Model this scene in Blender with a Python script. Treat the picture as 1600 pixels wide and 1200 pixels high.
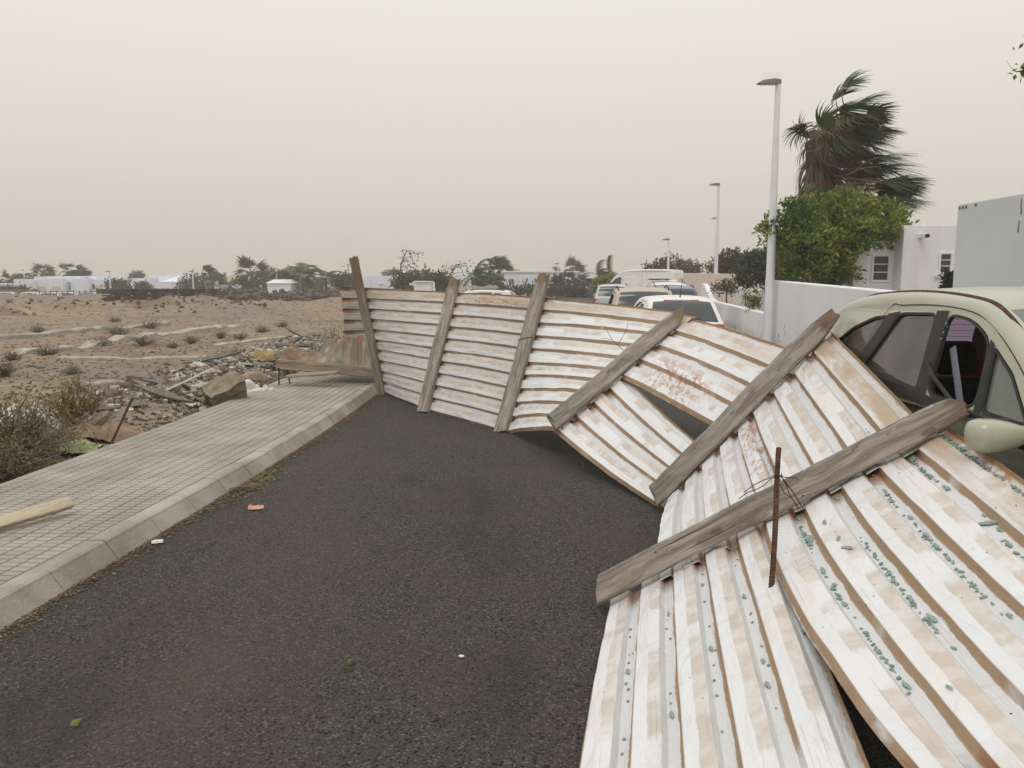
import bpy, bmesh, math, random
import numpy as np
from mathutils import Vector, Matrix, noise
from mathutils.geometry import tessellate_polygon

for o in list(bpy.data.objects):
    bpy.data.objects.remove(o)
SC = bpy.context.scene
COL = SC.collection
R = math.radians
rng = random.Random(7)

# ------------------------------------------------------------------ camera
F, H = 1250.0, 1.7
PIT = math.atan(160 / 1250)
CP, SP = math.cos(PIT), math.sin(PIT)
cd = bpy.data.cameras.new('camera'); cam = bpy.data.objects.new('camera', cd); COL.objects.link(cam)
cam.location = (0, 0, H); cam.rotation_euler = (R(90) - PIT, 0, 0)
cd.sensor_width = 36; cd.lens = 36 * F / 1600; cd.clip_start = 0.05; cd.clip_end = 4000
SC.camera = cam

# ------------------------------------------------------------------ sky, sun, exposure
W = bpy.data.worlds.new('World'); SC.world = W; W.use_nodes = True
nt = W.node_tree; nt.nodes.clear()
SUN_EL, SUN_AZ = R(62), R(215)          # high sun, behind and left of the camera, veiled by dust
sky = nt.nodes.new('ShaderNodeTexSky'); sky.sky_type = 'NISHITA'; sky.sun_disc = False
sky.sun_elevation = SUN_EL; sky.sun_rotation = SUN_AZ
sky.dust_density = 10; sky.air_density = 1.0
tc = nt.nodes.new('ShaderNodeTexCoord'); sx = nt.nodes.new('ShaderNodeSeparateXYZ')
nt.links.new(tc.outputs['Generated'], sx.inputs[0])
cr = nt.nodes.new('ShaderNodeValToRGB')
nt.links.new(sx.outputs['Z'], cr.inputs[0])
SKYCOL = [(0.0, (5.85, 5.48, 5.05)), (0.085, (6.65, 6.2, 5.62)), (0.167, (7.45, 7.02, 6.35)), (0.314, (8.4, 8.1, 7.4)), (1.0, (11.0, 10.95, 10.7))]
e = cr.color_ramp.elements
SKYMAX = 12.0
while len(e) < len(SKYCOL): e.new(0.5)
for i, (p, c) in enumerate(SKYCOL):
    e[i].position = p; e[i].color = (c[0] / SKYMAX, c[1] / SKYMAX, c[2] / SKYMAX, 1)
mul = nt.nodes.new('ShaderNodeVectorMath'); mul.operation = 'SCALE'; mul.inputs['Scale'].default_value = SKYMAX
nt.links.new(cr.outputs[0], mul.inputs[0])
mx = nt.nodes.new('ShaderNodeMix'); mx.data_type = 'RGBA'; mx.inputs[0].default_value = 0.94
nt.links.new(sky.outputs[0], mx.inputs[6]); nt.links.new(mul.outputs[0], mx.inputs[7])
bg = nt.nodes.new('ShaderNodeBackground'); bg.inputs[1].default_value = 0.1
nt.links.new(mx.outputs[2], bg.inputs[0])
wo = nt.nodes.new('ShaderNodeOutputWorld'); nt.links.new(bg.outputs[0], wo.inputs[0])
sl = bpy.data.lights.new('sun', 'SUN'); sl.energy = 0.75; sl.angle = R(25); sl.color = (1.0, 0.98, 0.95)
so = bpy.data.objects.new('sun', sl); COL.objects.link(so)
sdir = Vector((math.sin(SUN_AZ) * math.cos(SUN_EL), math.cos(SUN_AZ) * math.cos(SUN_EL), math.sin(SUN_EL)))
so.rotation_euler = sdir.to_track_quat('Z', 'Y').to_euler(); so.location = (-10, -10, 30)
SC.view_settings.view_transform = 'Standard'; SC.view_settings.look = 'None'
SC.view_settings.exposure = 0.10; SC.view_settings.gamma = 1.0; SC.view_settings.use_curve_mapping = False
try:
    SC.cycles.volume_bounces = 1; SC.cycles.max_bounces = 8; SC.cycles.transparent_max_bounces = 12
except Exception: pass

# ------------------------------------------------------------------ helpers
def ray(u, v):
    x = (u - 800) / F; y = -(v - 600) / F
    return Vector((x, CP + SP * y, -SP + CP * y))
def atz(u, v, z=0.0):
    r = ray(u, v); return Vector((0, 0, H)) + r * ((z - H) / r.z)
def aty(u, v, Y):
    r = ray(u, v); return Vector((0, 0, H)) + r * (Y / r.y)

def lin(c):
    return tuple(((x / 255 / 12.92) if x / 255 <= 0.04045 else ((x / 255 + 0.055) / 1.055) ** 2.4) for x in c)

class N:
    """small node-tree writer"""
    def __init__(s, name):
        s.m = bpy.data.materials.new(name); s.m.use_nodes = True; s.t = s.m.node_tree; s.t.nodes.clear()
        s.out = s.t.nodes.new('ShaderNodeOutputMaterial'); s.b = s.t.nodes.new('ShaderNodeBsdfPrincipled')
        s.t.links.new(s.b.outputs[0], s.out.inputs[0])
        s.tc = s.t.nodes.new('ShaderNodeTexCoord')
    def put(s, i, v):
        if isinstance(v, bpy.types.NodeSocket): s.t.links.new(v, i)
        elif v is not None:
            if hasattr(i.default_value, '__len__') and not hasattr(v, '__len__'): v = (v,) * len(i.default_value)
            if hasattr(i.default_value, '__len__') and len(v) == 3 and len(i.default_value) == 4: v = (*v, 1)
            i.default_value = v
    def math(s, op, a, b=None, c=None, clamp=False):
        n = s.t.nodes.new('ShaderNodeMath'); n.operation = op; n.use_clamp = clamp
        s.put(n.inputs[0], a)
        if b is not None: s.put(n.inputs[1], b)
        if c is not None: s.put(n.inputs[2], c)
        return n.outputs[0]
    def noise(s, scale, detail=4, rough=0.55, vec=None, dist=0.0, col=False):
        n = s.t.nodes.new('ShaderNodeTexNoise'); n.inputs['Scale'].default_value = scale
        n.inputs['Detail'].default_value = detail; n.inputs['Roughness'].default_value = rough; n.inputs['Distortion'].default_value = dist
        s.t.links.new(vec if vec is not None else s.tc.outputs['Object'], n.inputs['Vector'])
        return n.outputs[1 if col else 0]
    def voro(s, scale, vec=None, out='Distance', rand=1.0):
        n = s.t.nodes.new('ShaderNodeTexVoronoi'); n.inputs['Scale'].default_value = scale
        n.inputs['Randomness'].default_value = rand
        s.t.links.new(vec if vec is not None else s.tc.outputs['Object'], n.inputs['Vector'])
        return n.outputs[out]
    def mix(s, f, a, b):
        n = s.t.nodes.new('ShaderNodeMix'); n.data_type = 'RGBA'
        s.put(n.inputs[0], f); s.put(n.inputs[6], a); s.put(n.inputs[7], b); return n.outputs[2]
    def ramp(s, x, a, b):
        n = s.t.nodes.new('ShaderNodeMapRange'); n.interpolation_type = 'SMOOTHSTEP'
        s.put(n.inputs[0], x); n.inputs[1].default_value = a; n.inputs[2].default_value = b
        return n.outputs[0]
    def map(s, scale=(1, 1, 1), rot=(0, 0, 0), loc=(0, 0, 0), vec=None):
        n = s.t.nodes.new('ShaderNodeMapping'); n.inputs['Scale'].default_value = scale; n.inputs['Rotation'].default_value = rot
        n.inputs['Location'].default_value = loc
        s.t.links.new(vec if vec is not None else s.tc.outputs['Object'], n.inputs[0]); return n.outputs[0]
    def xyz(s, v):
        n = s.t.nodes.new('ShaderNodeSeparateXYZ'); s.t.links.new(v, n.inputs[0]); return n.outputs
    def comb(s, x, y, z=0.0):
        n = s.t.nodes.new('ShaderNodeCombineXYZ'); s.put(n.inputs[0], x); s.put(n.inputs[1], y); s.put(n.inputs[2], z); return n.outputs[0]
    def rnd(s, island=False):
        if island:
            n = s.t.nodes.new('ShaderNodeNewGeometry'); return n.outputs['Random Per Island']
        n = s.t.nodes.new('ShaderNodeObjectInfo'); return n.outputs['Random']
    def pos(s):
        n = s.t.nodes.new('ShaderNodeNewGeometry'); return n.outputs['Position']
    def bump(s, h, strength=0.3, dist=0.01):
        n = s.t.nodes.new('ShaderNodeBump'); n.inputs['Strength'].default_value = strength; n.inputs['Distance'].default_value = dist
        s.t.links.new(h, n.inputs['Height']); s.t.links.new(n.outputs[0], s.b.inputs['Normal'])
    def fin(s, col=None, rough=None, metal=None, spec=None):
        s.put(s.b.inputs['Base Color'], col)
        if rough is not None: s.put(s.b.inputs['Roughness'], rough)
        if metal is not None: s.put(s.b.inputs['Metallic'], metal)
        if spec is not None: s.put(s.b.inputs['Specular IOR Level'], spec)
        return s.m

def simple(name, c1, c2=None, scale=8, rough=0.8, bump=0.0, spec=0.3, bscale=None, island=0.0, rand=0.0, metal=0.0, wpos=False):
    n = N(name); c1 = lin(c1); c2 = lin(c2) if c2 else tuple(x * 0.8 for x in c1)
    vec = n.pos() if wpos else None
    f = n.ramp(n.noise(scale, 5, 0.6, vec), 0.32, 0.68)
    col = n.mix(f, c1, c2)
    if island or rand:
        r = n.rnd(island > 0); k = island or rand
        g = n.t.nodes.new('ShaderNodeHueSaturation'); n.put(g.inputs['Color'], col)
        n.put(g.inputs['Value'], n.math('ADD', n.math('MULTIPLY', r, 2 * k), 1 - k))
        col = g.outputs[0]
    if bump: n.bump(n.noise(bscale or scale * 3, 4, 0.6, vec), bump, 0.02)
    return n.fin(col, rough, metal, spec)

def mesh_np(name, V, Fq, mats=(), mi=None, uv=None, smooth=False):
    """V (n,3), Fq list of tuples or (m,k) array"""
    me = bpy.data.meshes.new(name)
    if isinstance(Fq, np.ndarray):
        m, k = Fq.shape
        me.vertices.add(len(V)); me.vertices.foreach_set('co', np.asarray(V, dtype=np.float32).ravel())
        me.loops.add(m * k); me.loops.foreach_set('vertex_index', Fq.astype(np.int32).ravel())
        me.polygons.add(m); me.polygons.foreach_set('loop_start', np.arange(0, m * k, k, dtype=np.int32))
        try: me.polygons.foreach_set('loop_total', np.full(m, k, dtype=np.int32))
        except Exception: pass
        me.update(calc_edges=True); me.validate()
    else:
        me.from_pydata([tuple(v) for v in V], [], [tuple(f) for f in Fq]); me.update()
    for mt in mats: me.materials.append(mt)
    if mi is not None: me.polygons.foreach_set('material_index', np.asarray(mi, dtype=np.int32))
    if smooth: me.polygons.foreach_set('use_smooth', np.ones(len(me.polygons), dtype=bool))
    if uv is not None:
        l = me.uv_layers.new(name='UVMap'); idx = np.zeros(len(me.loops), dtype=np.int32)
        me.loops.foreach_get('vertex_index', idx)
        l.data.foreach_set('uv', np.asarray(uv, dtype=np.float32)[idx].ravel())
    return me

def origin(o):
    v = Vector((0, 0, 0))
    while o is not None: v += o.location; o = o.parent
    return v
def obj(name, V, Fq, mat, parent=None, world=False, loc=None, uv=None, mi=None, smooth=False, label=None, kind=None):
    mats = mat if isinstance(mat, (list, tuple)) else [mat]
    V = np.asarray(V, dtype=np.float64).reshape(-1, 3)
    if world:
        off = origin(parent) if parent else Vector((0, 0, 0))
        if parent is None and loc is not None: off = Vector(loc)
        V = V - np.array(off)
    me = mesh_np(name, V, Fq, mats, mi, uv, smooth)
    o = bpy.data.objects.new(name, me); COL.objects.link(o)
    if parent: o.parent = parent
    if loc is not None and parent is None: o.location = loc
    if label: o['label'] = label
    if kind: o['kind'] = kind
    return o
def tag(o, label, cat, group=None):
    o['label'] = label; o['category'] = cat
    if group: o['group'] = group
    return o
def thing(name, label, cat, loc=(0, 0, 0), rz=0.0, group=None):
    o = bpy.data.objects.new(name, None); o.empty_display_size = 0.2; COL.objects.link(o)
    o.location = loc; o.rotation_euler = (0, 0, rz); return tag(o, label, cat, group)
def struct(o): o['kind'] = 'structure'; return o
def copy_tree(o, parent=None):
    c = o.copy(); COL.objects.link(c)
    if parent: c.parent = parent
    for ch in list(o.children):
        if ch.name in COL.objects and ch is not c: copy_tree(ch, c)
    return c

class MB:
    """collects shapes; V, F, material index, uv"""
    def __init__(s): s.V = []; s.F = []; s.mi = []
    def add(s, V, Fs, m=0):
        b = len(s.V); s.V += [tuple(v) for v in V]; s.F += [tuple(i + b for i in f) for f in Fs]; s.mi += [m] * len(Fs)
    def box(s, lo, hi, m=0, M=None):
        x0, y0, z0 = lo; x1, y1, z1 = hi
        V = [(x0, y0, z0), (x1, y0, z0), (x1, y1, z0), (x0, y1, z0), (x0, y0, z1), (x1, y0, z1), (x1, y1, z1), (x0, y1, z1)]
        if M is not None: V = [M @ Vector(v) for v in V]
        s.add(V, [(0, 3, 2, 1), (4, 5, 6, 7), (0, 1, 5, 4), (1, 2, 6, 5), (2, 3, 7, 6), (3, 0, 4, 7)], m)
    def bbox(s, lo, hi, b=0.02, m=0, M=None):
        """bevelled box"""
        bm = bmesh.new(); bmesh.ops.create_cube(bm, size=1)
        c = [(lo[i] + hi[i]) / 2 for i in range(3)]; d = [hi[i] - lo[i] for i in range(3)]
        for v in bm.verts: v.co = Vector((c[0] + v.co.x * d[0], c[1] + v.co.y * d[1], c[2] + v.co.z * d[2]))
        bmesh.ops.bevel(bm, geom=bm.edges[:], offset=min(b, min(d) * 0.45), segments=2, affect='EDGES', profile=0.6)
        bm.verts.index_update()
        s.add([(M @ v.co) if M is not None else v.co.copy() for v in bm.verts], [[v.index for v in f.verts] for f in bm.faces], m); bm.free()
    def tube(s, path, rad, n=6, m=0, cap=True):
        path = [Vector(p) for p in path]; k = len(path)
        rad = [rad] * k if not hasattr(rad, '__len__') else rad
        V = []; up = Vector((0.31, 0.17, 0.93))
        for i, p in enumerate(path):
            t = (path[min(i + 1, k - 1)] - path[max(i - 1, 0)])
            t = t.normalized() if t.length > 1e-9 else Vector((0, 0, 1))
            a = t.cross(up)
            if a.length < 0.1: a = t.cross(Vector((1, 0, 0)))
            a.normalize(); b = t.cross(a)
            for j in range(n):
                q = 2 * math.pi * j / n; V.append(p + (a * math.cos(q) + b * math.sin(q)) * rad[i])
        Fs = [(i * n + j, i * n + (j + 1) % n, (i + 1) * n + (j + 1) % n, (i + 1) * n + j) for i in range(k - 1) for j in range(n)]
        if cap: Fs += [tuple(range(n))[::-1], tuple((k - 1) * n + j for j in range(n))]
        s.add(V, Fs, m)
    def lathe(s, prof, n=20, m=0, M=None):
        V = []; k = len(prof)
        for r, z in prof:
            for j in range(n):
                q = 2 * math.pi * j / n; v = Vector((r * math.cos(q), r * math.sin(q), z)); V.append(M @ v if M is not None else v)
        s.add(V, [(i * n + j, i * n + (j + 1) % n, (i + 1) * n + (j + 1) % n, (i + 1) * n + j) for i in range(k - 1) for j in range(n)] + [tuple(range(n))[::-1], tuple((k - 1) * n + j for j in range(n))], m)
    def quad(s, a, b, c, d, m=0): s.add([a, b, c, d], [(0, 1, 2, 3)], m)
    def obj(s, name, mat, parent=None, **k):
        return obj(name, s.V, s.F, mat, parent, mi=s.mi if isinstance(mat, (list, tuple)) and len(mat) > 1 else None, **k)

def rot_to(d, roll=0.0):
    """matrix whose Z axis is d"""
    return d.normalized().to_track_quat('Z', 'Y').to_matrix().to_4x4() @ Matrix.Rotation(roll, 4, 'Z')
def fbm(x, y, z=0.0, o=4): return noise.fractal(Vector((x, y, z)), 1.0, 2.0, o)

# ------------------------------------------------------------------ materials
def m_asphalt():
    n = N('asphalt'); p = n.pos()
    g1 = n.noise(90, 4, 0.75, p); g2 = n.voro(170, p); g3 = n.noise(1.1, 5, 0.65, p)
    c = n.mix(n.ramp(g1, 0.3, 0.7), lin((51, 49, 48)), lin((92, 87, 83)))
    c = n.mix(n.math('MULTIPLY', n.ramp(n.noise(38, 3, 0.6, p), 0.5, 0.7), 0.5), c, lin((44, 42, 41)))
    c = n.mix(n.math('MULTIPLY', n.ramp(n.noise(31, 3, 0.6, n.map((1, 1, 1), loc=(7, 3, 0), vec=p)), 0.56, 0.7), 0.5), c, lin((104, 97, 91)))
    x = n.xyz(n.voro(110, p, 'Color'))
    c = n.mix(n.math('GREATER_THAN', x[0], 0.90), c, lin((112, 105, 99)))
    c = n.mix(n.math('GREATER_THAN', x[1], 0.86), c, lin((28, 27, 27)))
    c = n.mix(n.math('MULTIPLY', n.ramp(g3, 0.42, 0.68), 0.35), c, lin((86, 76, 68)))
    tr = n.ramp(n.noise(0.6, 4, 0.6, n.map((1, 0.18, 1), vec=p)), 0.5, 0.72)
    c = n.mix(n.math('MULTIPLY', tr, 0.35), c, lin((98, 90, 82)))
    dk = n.ramp(n.noise(0.9, 3, 0.5, n.map((1.3, 0.5, 1), loc=(4, 2, 0), vec=p)), 0.56, 0.7)
    c = n.mix(n.math('MULTIPLY', dk, 0.4), c, lin((40, 39, 39)))
    n.bump(n.math('ADD', g2, n.math('MULTIPLY', n.noise(240, 2, 0.6, p), 0.6)), 0.9, 0.01)
    return n.fin(c, 0.88, 0, 0.3)
def m_ground():
    n = N('sandy_ground'); p = n.pos()
    a = n.noise(0.16, 6, 0.6, p); b = n.noise(2.2, 5, 0.65, p); d = n.noise(14, 4, 0.6, p)
    c = n.mix(n.ramp(b, 0.3, 0.7), lin((166, 148, 129)), lin((143, 126, 109)))
    c = n.mix(n.ramp(a, 0.5, 0.66), c, lin((132, 114, 99)))
    st = n.noise(0.35, 5, 0.6, n.map((0.25, 1.0, 1), (0, 0, R(-14)), vec=p))
    c = n.mix(n.ramp(st, 0.52, 0.66), c, lin((146, 134, 122)))
    c = n.mix(n.ramp(st, 0.44, 0.3), c, lin((182, 163, 146)))
    c = n.mix(n.math('MULTIPLY', n.ramp(d, 0.5, 0.66), 0.35), c, lin((104, 86, 74)))
    x = n.xyz(n.voro(9, p, 'Color'))
    c = n.mix(n.math('GREATER_THAN', x[0], 0.93), c, lin((90, 72, 60)))
    far = n.ramp(n.xyz(p)[1], 55, 62)
    c = n.mix(n.math('MULTIPLY', far, 0.75), c, lin((128, 116, 106)))
    n.bump(n.math('ADD', n.noise(5, 6, 0.7, p), n.noise(40, 3, 0.6, p)), 0.7, 0.06)
    return n.fin(c, 0.95, 0, 0.15)
def m_sheet(name, dust, rust, tint=(214, 215, 217), rustband=None):
    """painted trapezoidal steel; UV: x = metres along the rib, y = ribs across"""
    n = N(name); uv = n.tc.outputs['UV']; x = n.xyz(uv); u, v = x[0], x[1]
    at = n.t.nodes.new('ShaderNodeAttribute'); at.attribute_type = 'OBJECT'; at.attribute_name = 'length_m'
    L = at.outputs['Fac']; seed = n.math('MULTIPLY', n.rnd(), 37.0)
    ph = n.math('FRACT', v); rib = n.math('FLOOR', n.math('ADD', v, 0.0))
    wob = n.math('MULTIPLY', n.math('SUBTRACT', n.noise(4.0, 3, 0.6, n.comb(u, n.math('MULTIPLY', v, 0.3), seed)), 0.5), 0.16)
    wob = n.math('ADD', wob, n.math('MULTIPLY', n.math('SUBTRACT', n.noise(38, 4, 0.7, n.comb(u, n.math('MULTIPLY', v, 0.2), seed)), 0.5), 0.05))
    phw = n.math('ADD', ph, wob)
    white = lin(tint); tan = lin((178, 160, 140)); brown = lin((152, 127, 100)); rustc = lin((142, 92, 58)); pale = lin(tuple(q * .9 for q in tint))
    fine = n.noise(60, 3, 0.6, n.comb(u, n.math('MULTIPLY', v, 0.2), seed))
    c = n.mix(n.math('MULTIPLY', n.ramp(n.noise(1.6, 5, 0.6, n.comb(u, n.math('MULTIPLY', v, 0.6), seed)), 0.45, 0.7), 0.4), white, lin((214, 205, 194)))
    # broad dust on the upper half of every crest, patchy along the rib
    half = n.math('MULTIPLY', n.ramp(phw, 0.285, 0.31), n.ramp(phw, 0.60, 0.575))
    pn = n.noise(2.4, 2, 0.45, n.comb(u, n.math('MULTIPLY', rib, 5.37), seed), 0.4)
    fin2 = n.noise(34, 4, 0.7, n.comb(u, n.math('MULTIPLY', v, 0.2), seed)); pn = n.math('ADD', pn, n.math('MULTIPLY', n.math('SUBTRACT', fin2, 0.5), 0.11))
    patch = n.ramp(pn, 0.61 - 0.30 * dust, 0.65 - 0.26 * dust)
    st = n.noise(1.0, 3, 0.6, n.comb(n.math('MULTIPLY', u, 9.0), n.math('MULTIPLY', v, 1.1), seed))
    streak = n.ramp(st, 0.34, 0.62)
    f = n.math('MULTIPLY', n.math('MULTIPLY', half, patch), n.math('ADD', n.math('MULTIPLY', streak, 0.55), 0.4))
    c = n.mix(n.math('MULTIPLY', f, 0.48 + 0.34 * dust), c, tan)
    pn2 = n.noise(3.1, 3, 0.5, n.comb(u, n.math('MULTIPLY', rib, 9.1), n.math('ADD', seed, 5.0)), 0.6)
    lowh = n.math('MULTIPLY', n.ramp(phw, 0.30, 0.25), n.ramp(pn2, 0.6, 0.72))
    c = n.mix(n.math('MULTIPLY', lowh, 0.35), c, tan)
    at3 = n.t.nodes.new('ShaderNodeAttribute'); at3.attribute_type = 'OBJECT'; at3.attribute_name = 'topdust'
    atr = n.t.nodes.new('ShaderNodeAttribute'); atr.attribute_type = 'OBJECT'; atr.attribute_name = 'ribs'
    td = n.math('MULTIPLY', n.ramp(n.math('SUBTRACT', atr.outputs['Fac'], n.math('ADD', v, n.math('MULTIPLY', n.math('SUBTRACT', n.noise(5, 4, 0.7, n.comb(u, v, seed)), 0.5), 0.5))), 1.05, 0.75), at3.outputs['Fac'])
    c = n.mix(n.math('MULTIPLY', td, n.ramp(n.noise(2.0, 4, 0.6, n.comb(u, n.math('MULTIPLY', v, .5), seed)), 0.25, 0.6)), c, lin((172, 150, 126)))
    # valley greyed, the steep side below each crest caked with brown dust
    val = n.math('MULTIPLY', n.ramp(ph, 0.57, 0.60), n.ramp(ph, 0.9, 0.86))
    c = n.mix(n.math('MULTIPLY', val, 0.55), c, pale)
    br = n.math('MAXIMUM', n.ramp(phw, 0.875, 0.905), n.math('MULTIPLY', n.ramp(ph, 0.03, 0.0), 0.7))
    gap = n.ramp(n.noise(3.5, 2, 0.5, n.comb(u, n.math('MULTIPLY', rib, 3.3), n.math('ADD', seed, 9.0))), 0.22, 0.4)
    c = n.mix(n.math('MULTIPLY', n.math('MULTIPLY', br, gap), 0.94), c, n.mix(fine, brown, lin((160, 134, 104))))
    # rust: ends of the ribs by the posts, the long edges, and patches
    ends = n.math('MINIMUM', u, n.math('SUBTRACT', L, u))
    rn = n.noise(9, 5, 0.7, n.comb(u, n.math('MULTIPLY', v, 0.35), seed))
    vs = n.ramp(ph, 0.50, 0.66)
    e1 = n.math('MULTIPLY', n.ramp(n.math('ADD', ends, n.math('MULTIPLY', n.math('SUBTRACT', rn, 0.5), 0.22)), 0.25, 0.08), n.math('ADD', n.math('MULTIPLY', vs, 0.85), 0.08))
    at2 = n.t.nodes.new('ShaderNodeAttribute'); at2.attribute_type = 'OBJECT'; at2.attribute_name = 'ribs'
    ed = n.math('MINIMUM', n.math('ADD', v, 0.16), n.math('SUBTRACT', at2.outputs['Fac'], v))
    e2 = n.ramp(n.math('ADD', ed, n.math('MULTIPLY', n.math('SUBTRACT', rn, 0.5), 0.5)), 0.14, 0.0)
    rp = n.noise(1.1, 5, 0.6, n.comb(u, n.math('MULTIPLY', v, 0.22), n.math('ADD', seed, 3.0)))
    rp = n.math('MULTIPLY', n.ramp(rp, 0.72 - 0.16 * rust, 0.80 - 0.12 * rust), n.ramp(n.noise(24, 4, 0.7, n.comb(n.math('MULTIPLY', u, 1.0), n.math('MULTIPLY', v, 0.12), seed)), 0.46, 0.56))
    if rustband is not None:
        bd = n.math('MULTIPLY', n.ramp(n.math('ABSOLUTE', n.math('SUBTRACT', v, rustband[0])), rustband[1], rustband[1] * 0.3),
                    n.ramp(n.math('ABSOLUTE', n.math('SUBTRACT', u, rustband[2])), rustband[3], rustband[3] * 0.4))
        blot = n.noise(16, 5, 0.75, n.comb(n.math('ADD', n.math('MULTIPLY', u, 1.0), n.math('MULTIPLY', v, 0.1)), n.math('MULTIPLY', v, 0.25), seed))
        rp = n.math('MAXIMUM', rp, n.math('MULTIPLY', bd, n.ramp(blot, 0.47, 0.6)))
    c = n.mix(n.math('MULTIPLY', e2, 0.8), c, n.mix(n.ramp(rn, 0.45, 0.7), brown, rustc))
    c = n.mix(n.math('MULTIPLY', e1, 0.9), c, n.mix(n.ramp(rn, 0.4, 0.65), rustc, lin((104, 70, 48))))
    c = n.mix(n.math('MULTIPLY', rp, 0.85), c, n.mix(fine, rustc, lin((176, 124, 84))))
    spk = n.xyz(n.voro(26, n.comb(u, n.math('MULTIPLY', v, 0.2), seed), 'Color'))
    sd = n.voro(26, n.comb(u, n.math('MULTIPLY', v, 0.2), seed))
    c = n.mix(n.math('MULTIPLY', n.math('GREATER_THAN', spk[0], 0.965), n.math('LESS_THAN', sd, 0.1)), c, lin((92, 74, 58)))
    dent = n.noise(2.6, 4, 0.55, n.comb(u, n.math('MULTIPLY', v, 0.5), seed), 0.8)
    scr = n.noise(1.0, 3, 0.6, n.comb(n.math('MULTIPLY', u, 40.0), n.math('MULTIPLY', v, 0.8), seed))
    c = n.mix(n.math('MULTIPLY', n.ramp(scr, 0.6, 0.72), 0.22), c, lin((168, 152, 134)))
    sc2 = n.noise(1.0, 2, 0.5, n.comb(n.math('MULTIPLY', u, 2.0), n.math('MULTIPLY', v, 14.0), n.math('ADD', seed, 2.0)))
    c = n.mix(n.math('MULTIPLY', n.ramp(sc2, 0.66, 0.7), 0.35), c, lin((150, 138, 126)))
    n.bump(n.math('ADD', dent, n.math('MULTIPLY', fine, 0.03)), 0.6, 0.05)
    return n.fin(c, n.math('ADD', 0.5, n.math('MULTIPLY', br, 0.35)), 0, 0.35)
def m_wood(name, c1, c2, buried=None, scale=1.0):
    """UV: x metres along, y metres across; buried = fraction past which the end is soil-stained"""
    n = N(name); x = n.xyz(n.tc.outputs['UV']); u, v = x[0], x[1]
    s = n.math('MULTIPLY', n.rnd(), 41.0)
    kn = n.noise(1.7, 2, 0.5, n.comb(u, n.math('MULTIPLY', v, 5.0), s))
    vv = n.math('ADD', n.math('MULTIPLY', v, 24.0 * scale), n.math('MULTIPLY', kn, 4.5))
    g = n.noise(1.0, 5, 0.7, n.comb(n.math('MULTIPLY', u, 1.6), vv, s))
    g2 = n.noise(1.0, 4, 0.7, n.comb(n.math('MULTIPLY', u, 5.0), n.math('MULTIPLY', v, 160.0), s))
    c = n.mix(n.ramp(g, 0.36, 0.62), lin(c1), lin(c2))
    c = n.mix(n.math('MULTIPLY', n.ramp(g2, 0.55, 0.72), 0.55), c, lin(tuple(q * 0.55 for q in c1)))
    bl = n.noise(3.0, 4, 0.6, n.comb(u, n.math('MULTIPLY', v, 3.0), s))
    c = n.mix(n.math('MULTIPLY', n.ramp(bl, 0.55, 0.75), 0.5), c, lin((104, 88, 74)))
    pe = n.noise(1.0, 4, 0.7, n.comb(n.math('MULTIPLY', u, 14.0), n.math('MULTIPLY', v, 60.0), s))
    c = n.mix(n.math('MULTIPLY', n.ramp(pe, 0.62, 0.7), 0.45), c, lin((206, 200, 190)))
    kv = n.voro(2.6, n.comb(n.math('MULTIPLY', u, 1.0), n.math('MULTIPLY', v, 3.0), s))
    ringk = n.math('FRACT', n.math('MULTIPLY', kv, 26.0))
    kmask = n.ramp(kv, 0.13, 0.09)
    c = n.mix(n.math('MULTIPLY', kmask, n.math('ADD', 0.35, n.math('MULTIPLY', ringk, 0.45))), c, lin((86, 72, 60)))
    if buried is not None:
        at = n.t.nodes.new('ShaderNodeAttribute'); at.attribute_type = 'OBJECT'; at.attribute_name = 'length_m'
        q = n.math('ADD', n.math('DIVIDE', u, at.outputs['Fac']), n.math('MULTIPLY', n.math('SUBTRACT', bl, 0.5), 0.16))
        c = n.mix(n.math('MULTIPLY', n.ramp(q, buried, buried + 0.04), 0.92), c, n.mix(n.ramp(g, 0.35, 0.6), lin((98, 80, 66)), lin((124, 105, 88))))
    crack = n.math('MULTIPLY', n.ramp(n.noise(1.0, 3, 0.5, n.comb(n.math('MULTIPLY', u, 0.9), n.math('MULTIPLY', v, 55.0), n.math('ADD', s, 8.0))), 0.66, 0.7), 0.8)
    c = n.mix(crack, c, lin((48, 38, 32)))
    n.bump(n.math('SUBTRACT', n.math('ADD', g, n.math('MULTIPLY', g2, 0.6)), n.math('MULTIPLY', crack, 1.0)), 0.7, 0.008)
    return n.fin(c, 0.9, 0, 0.2)
def m_leaf(name, c1, c2, k=0.35, trans=0.25):
    n = N(name); r = n.rnd(True)
    c = n.mix(n.ramp(n.noise(1.2, 3, 0.6), 0.35, 0.65), lin(c1), lin(c2))
    g = n.t.nodes.new('ShaderNodeHueSaturation'); n.put(g.inputs['Color'], c)
    n.put(g.inputs['Value'], n.math('ADD', n.math('MULTIPLY', r, 2 * k), 1 - k)); c = g.outputs[0]
    tr = n.t.nodes.new('ShaderNodeBsdfTranslucent'); n.put(tr.inputs[0], c)
    ms = n.t.nodes.new('ShaderNodeMixShader'); ms.inputs[0].default_value = trans
    n.t.links.new(n.b.outputs[0], ms.inputs[1]); n.t.links.new(tr.outputs[0], ms.inputs[2]); n.t.links.new(ms.outputs[0], n.out.inputs[0])
    return n.fin(c, 0.55, 0, 0.3)
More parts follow.
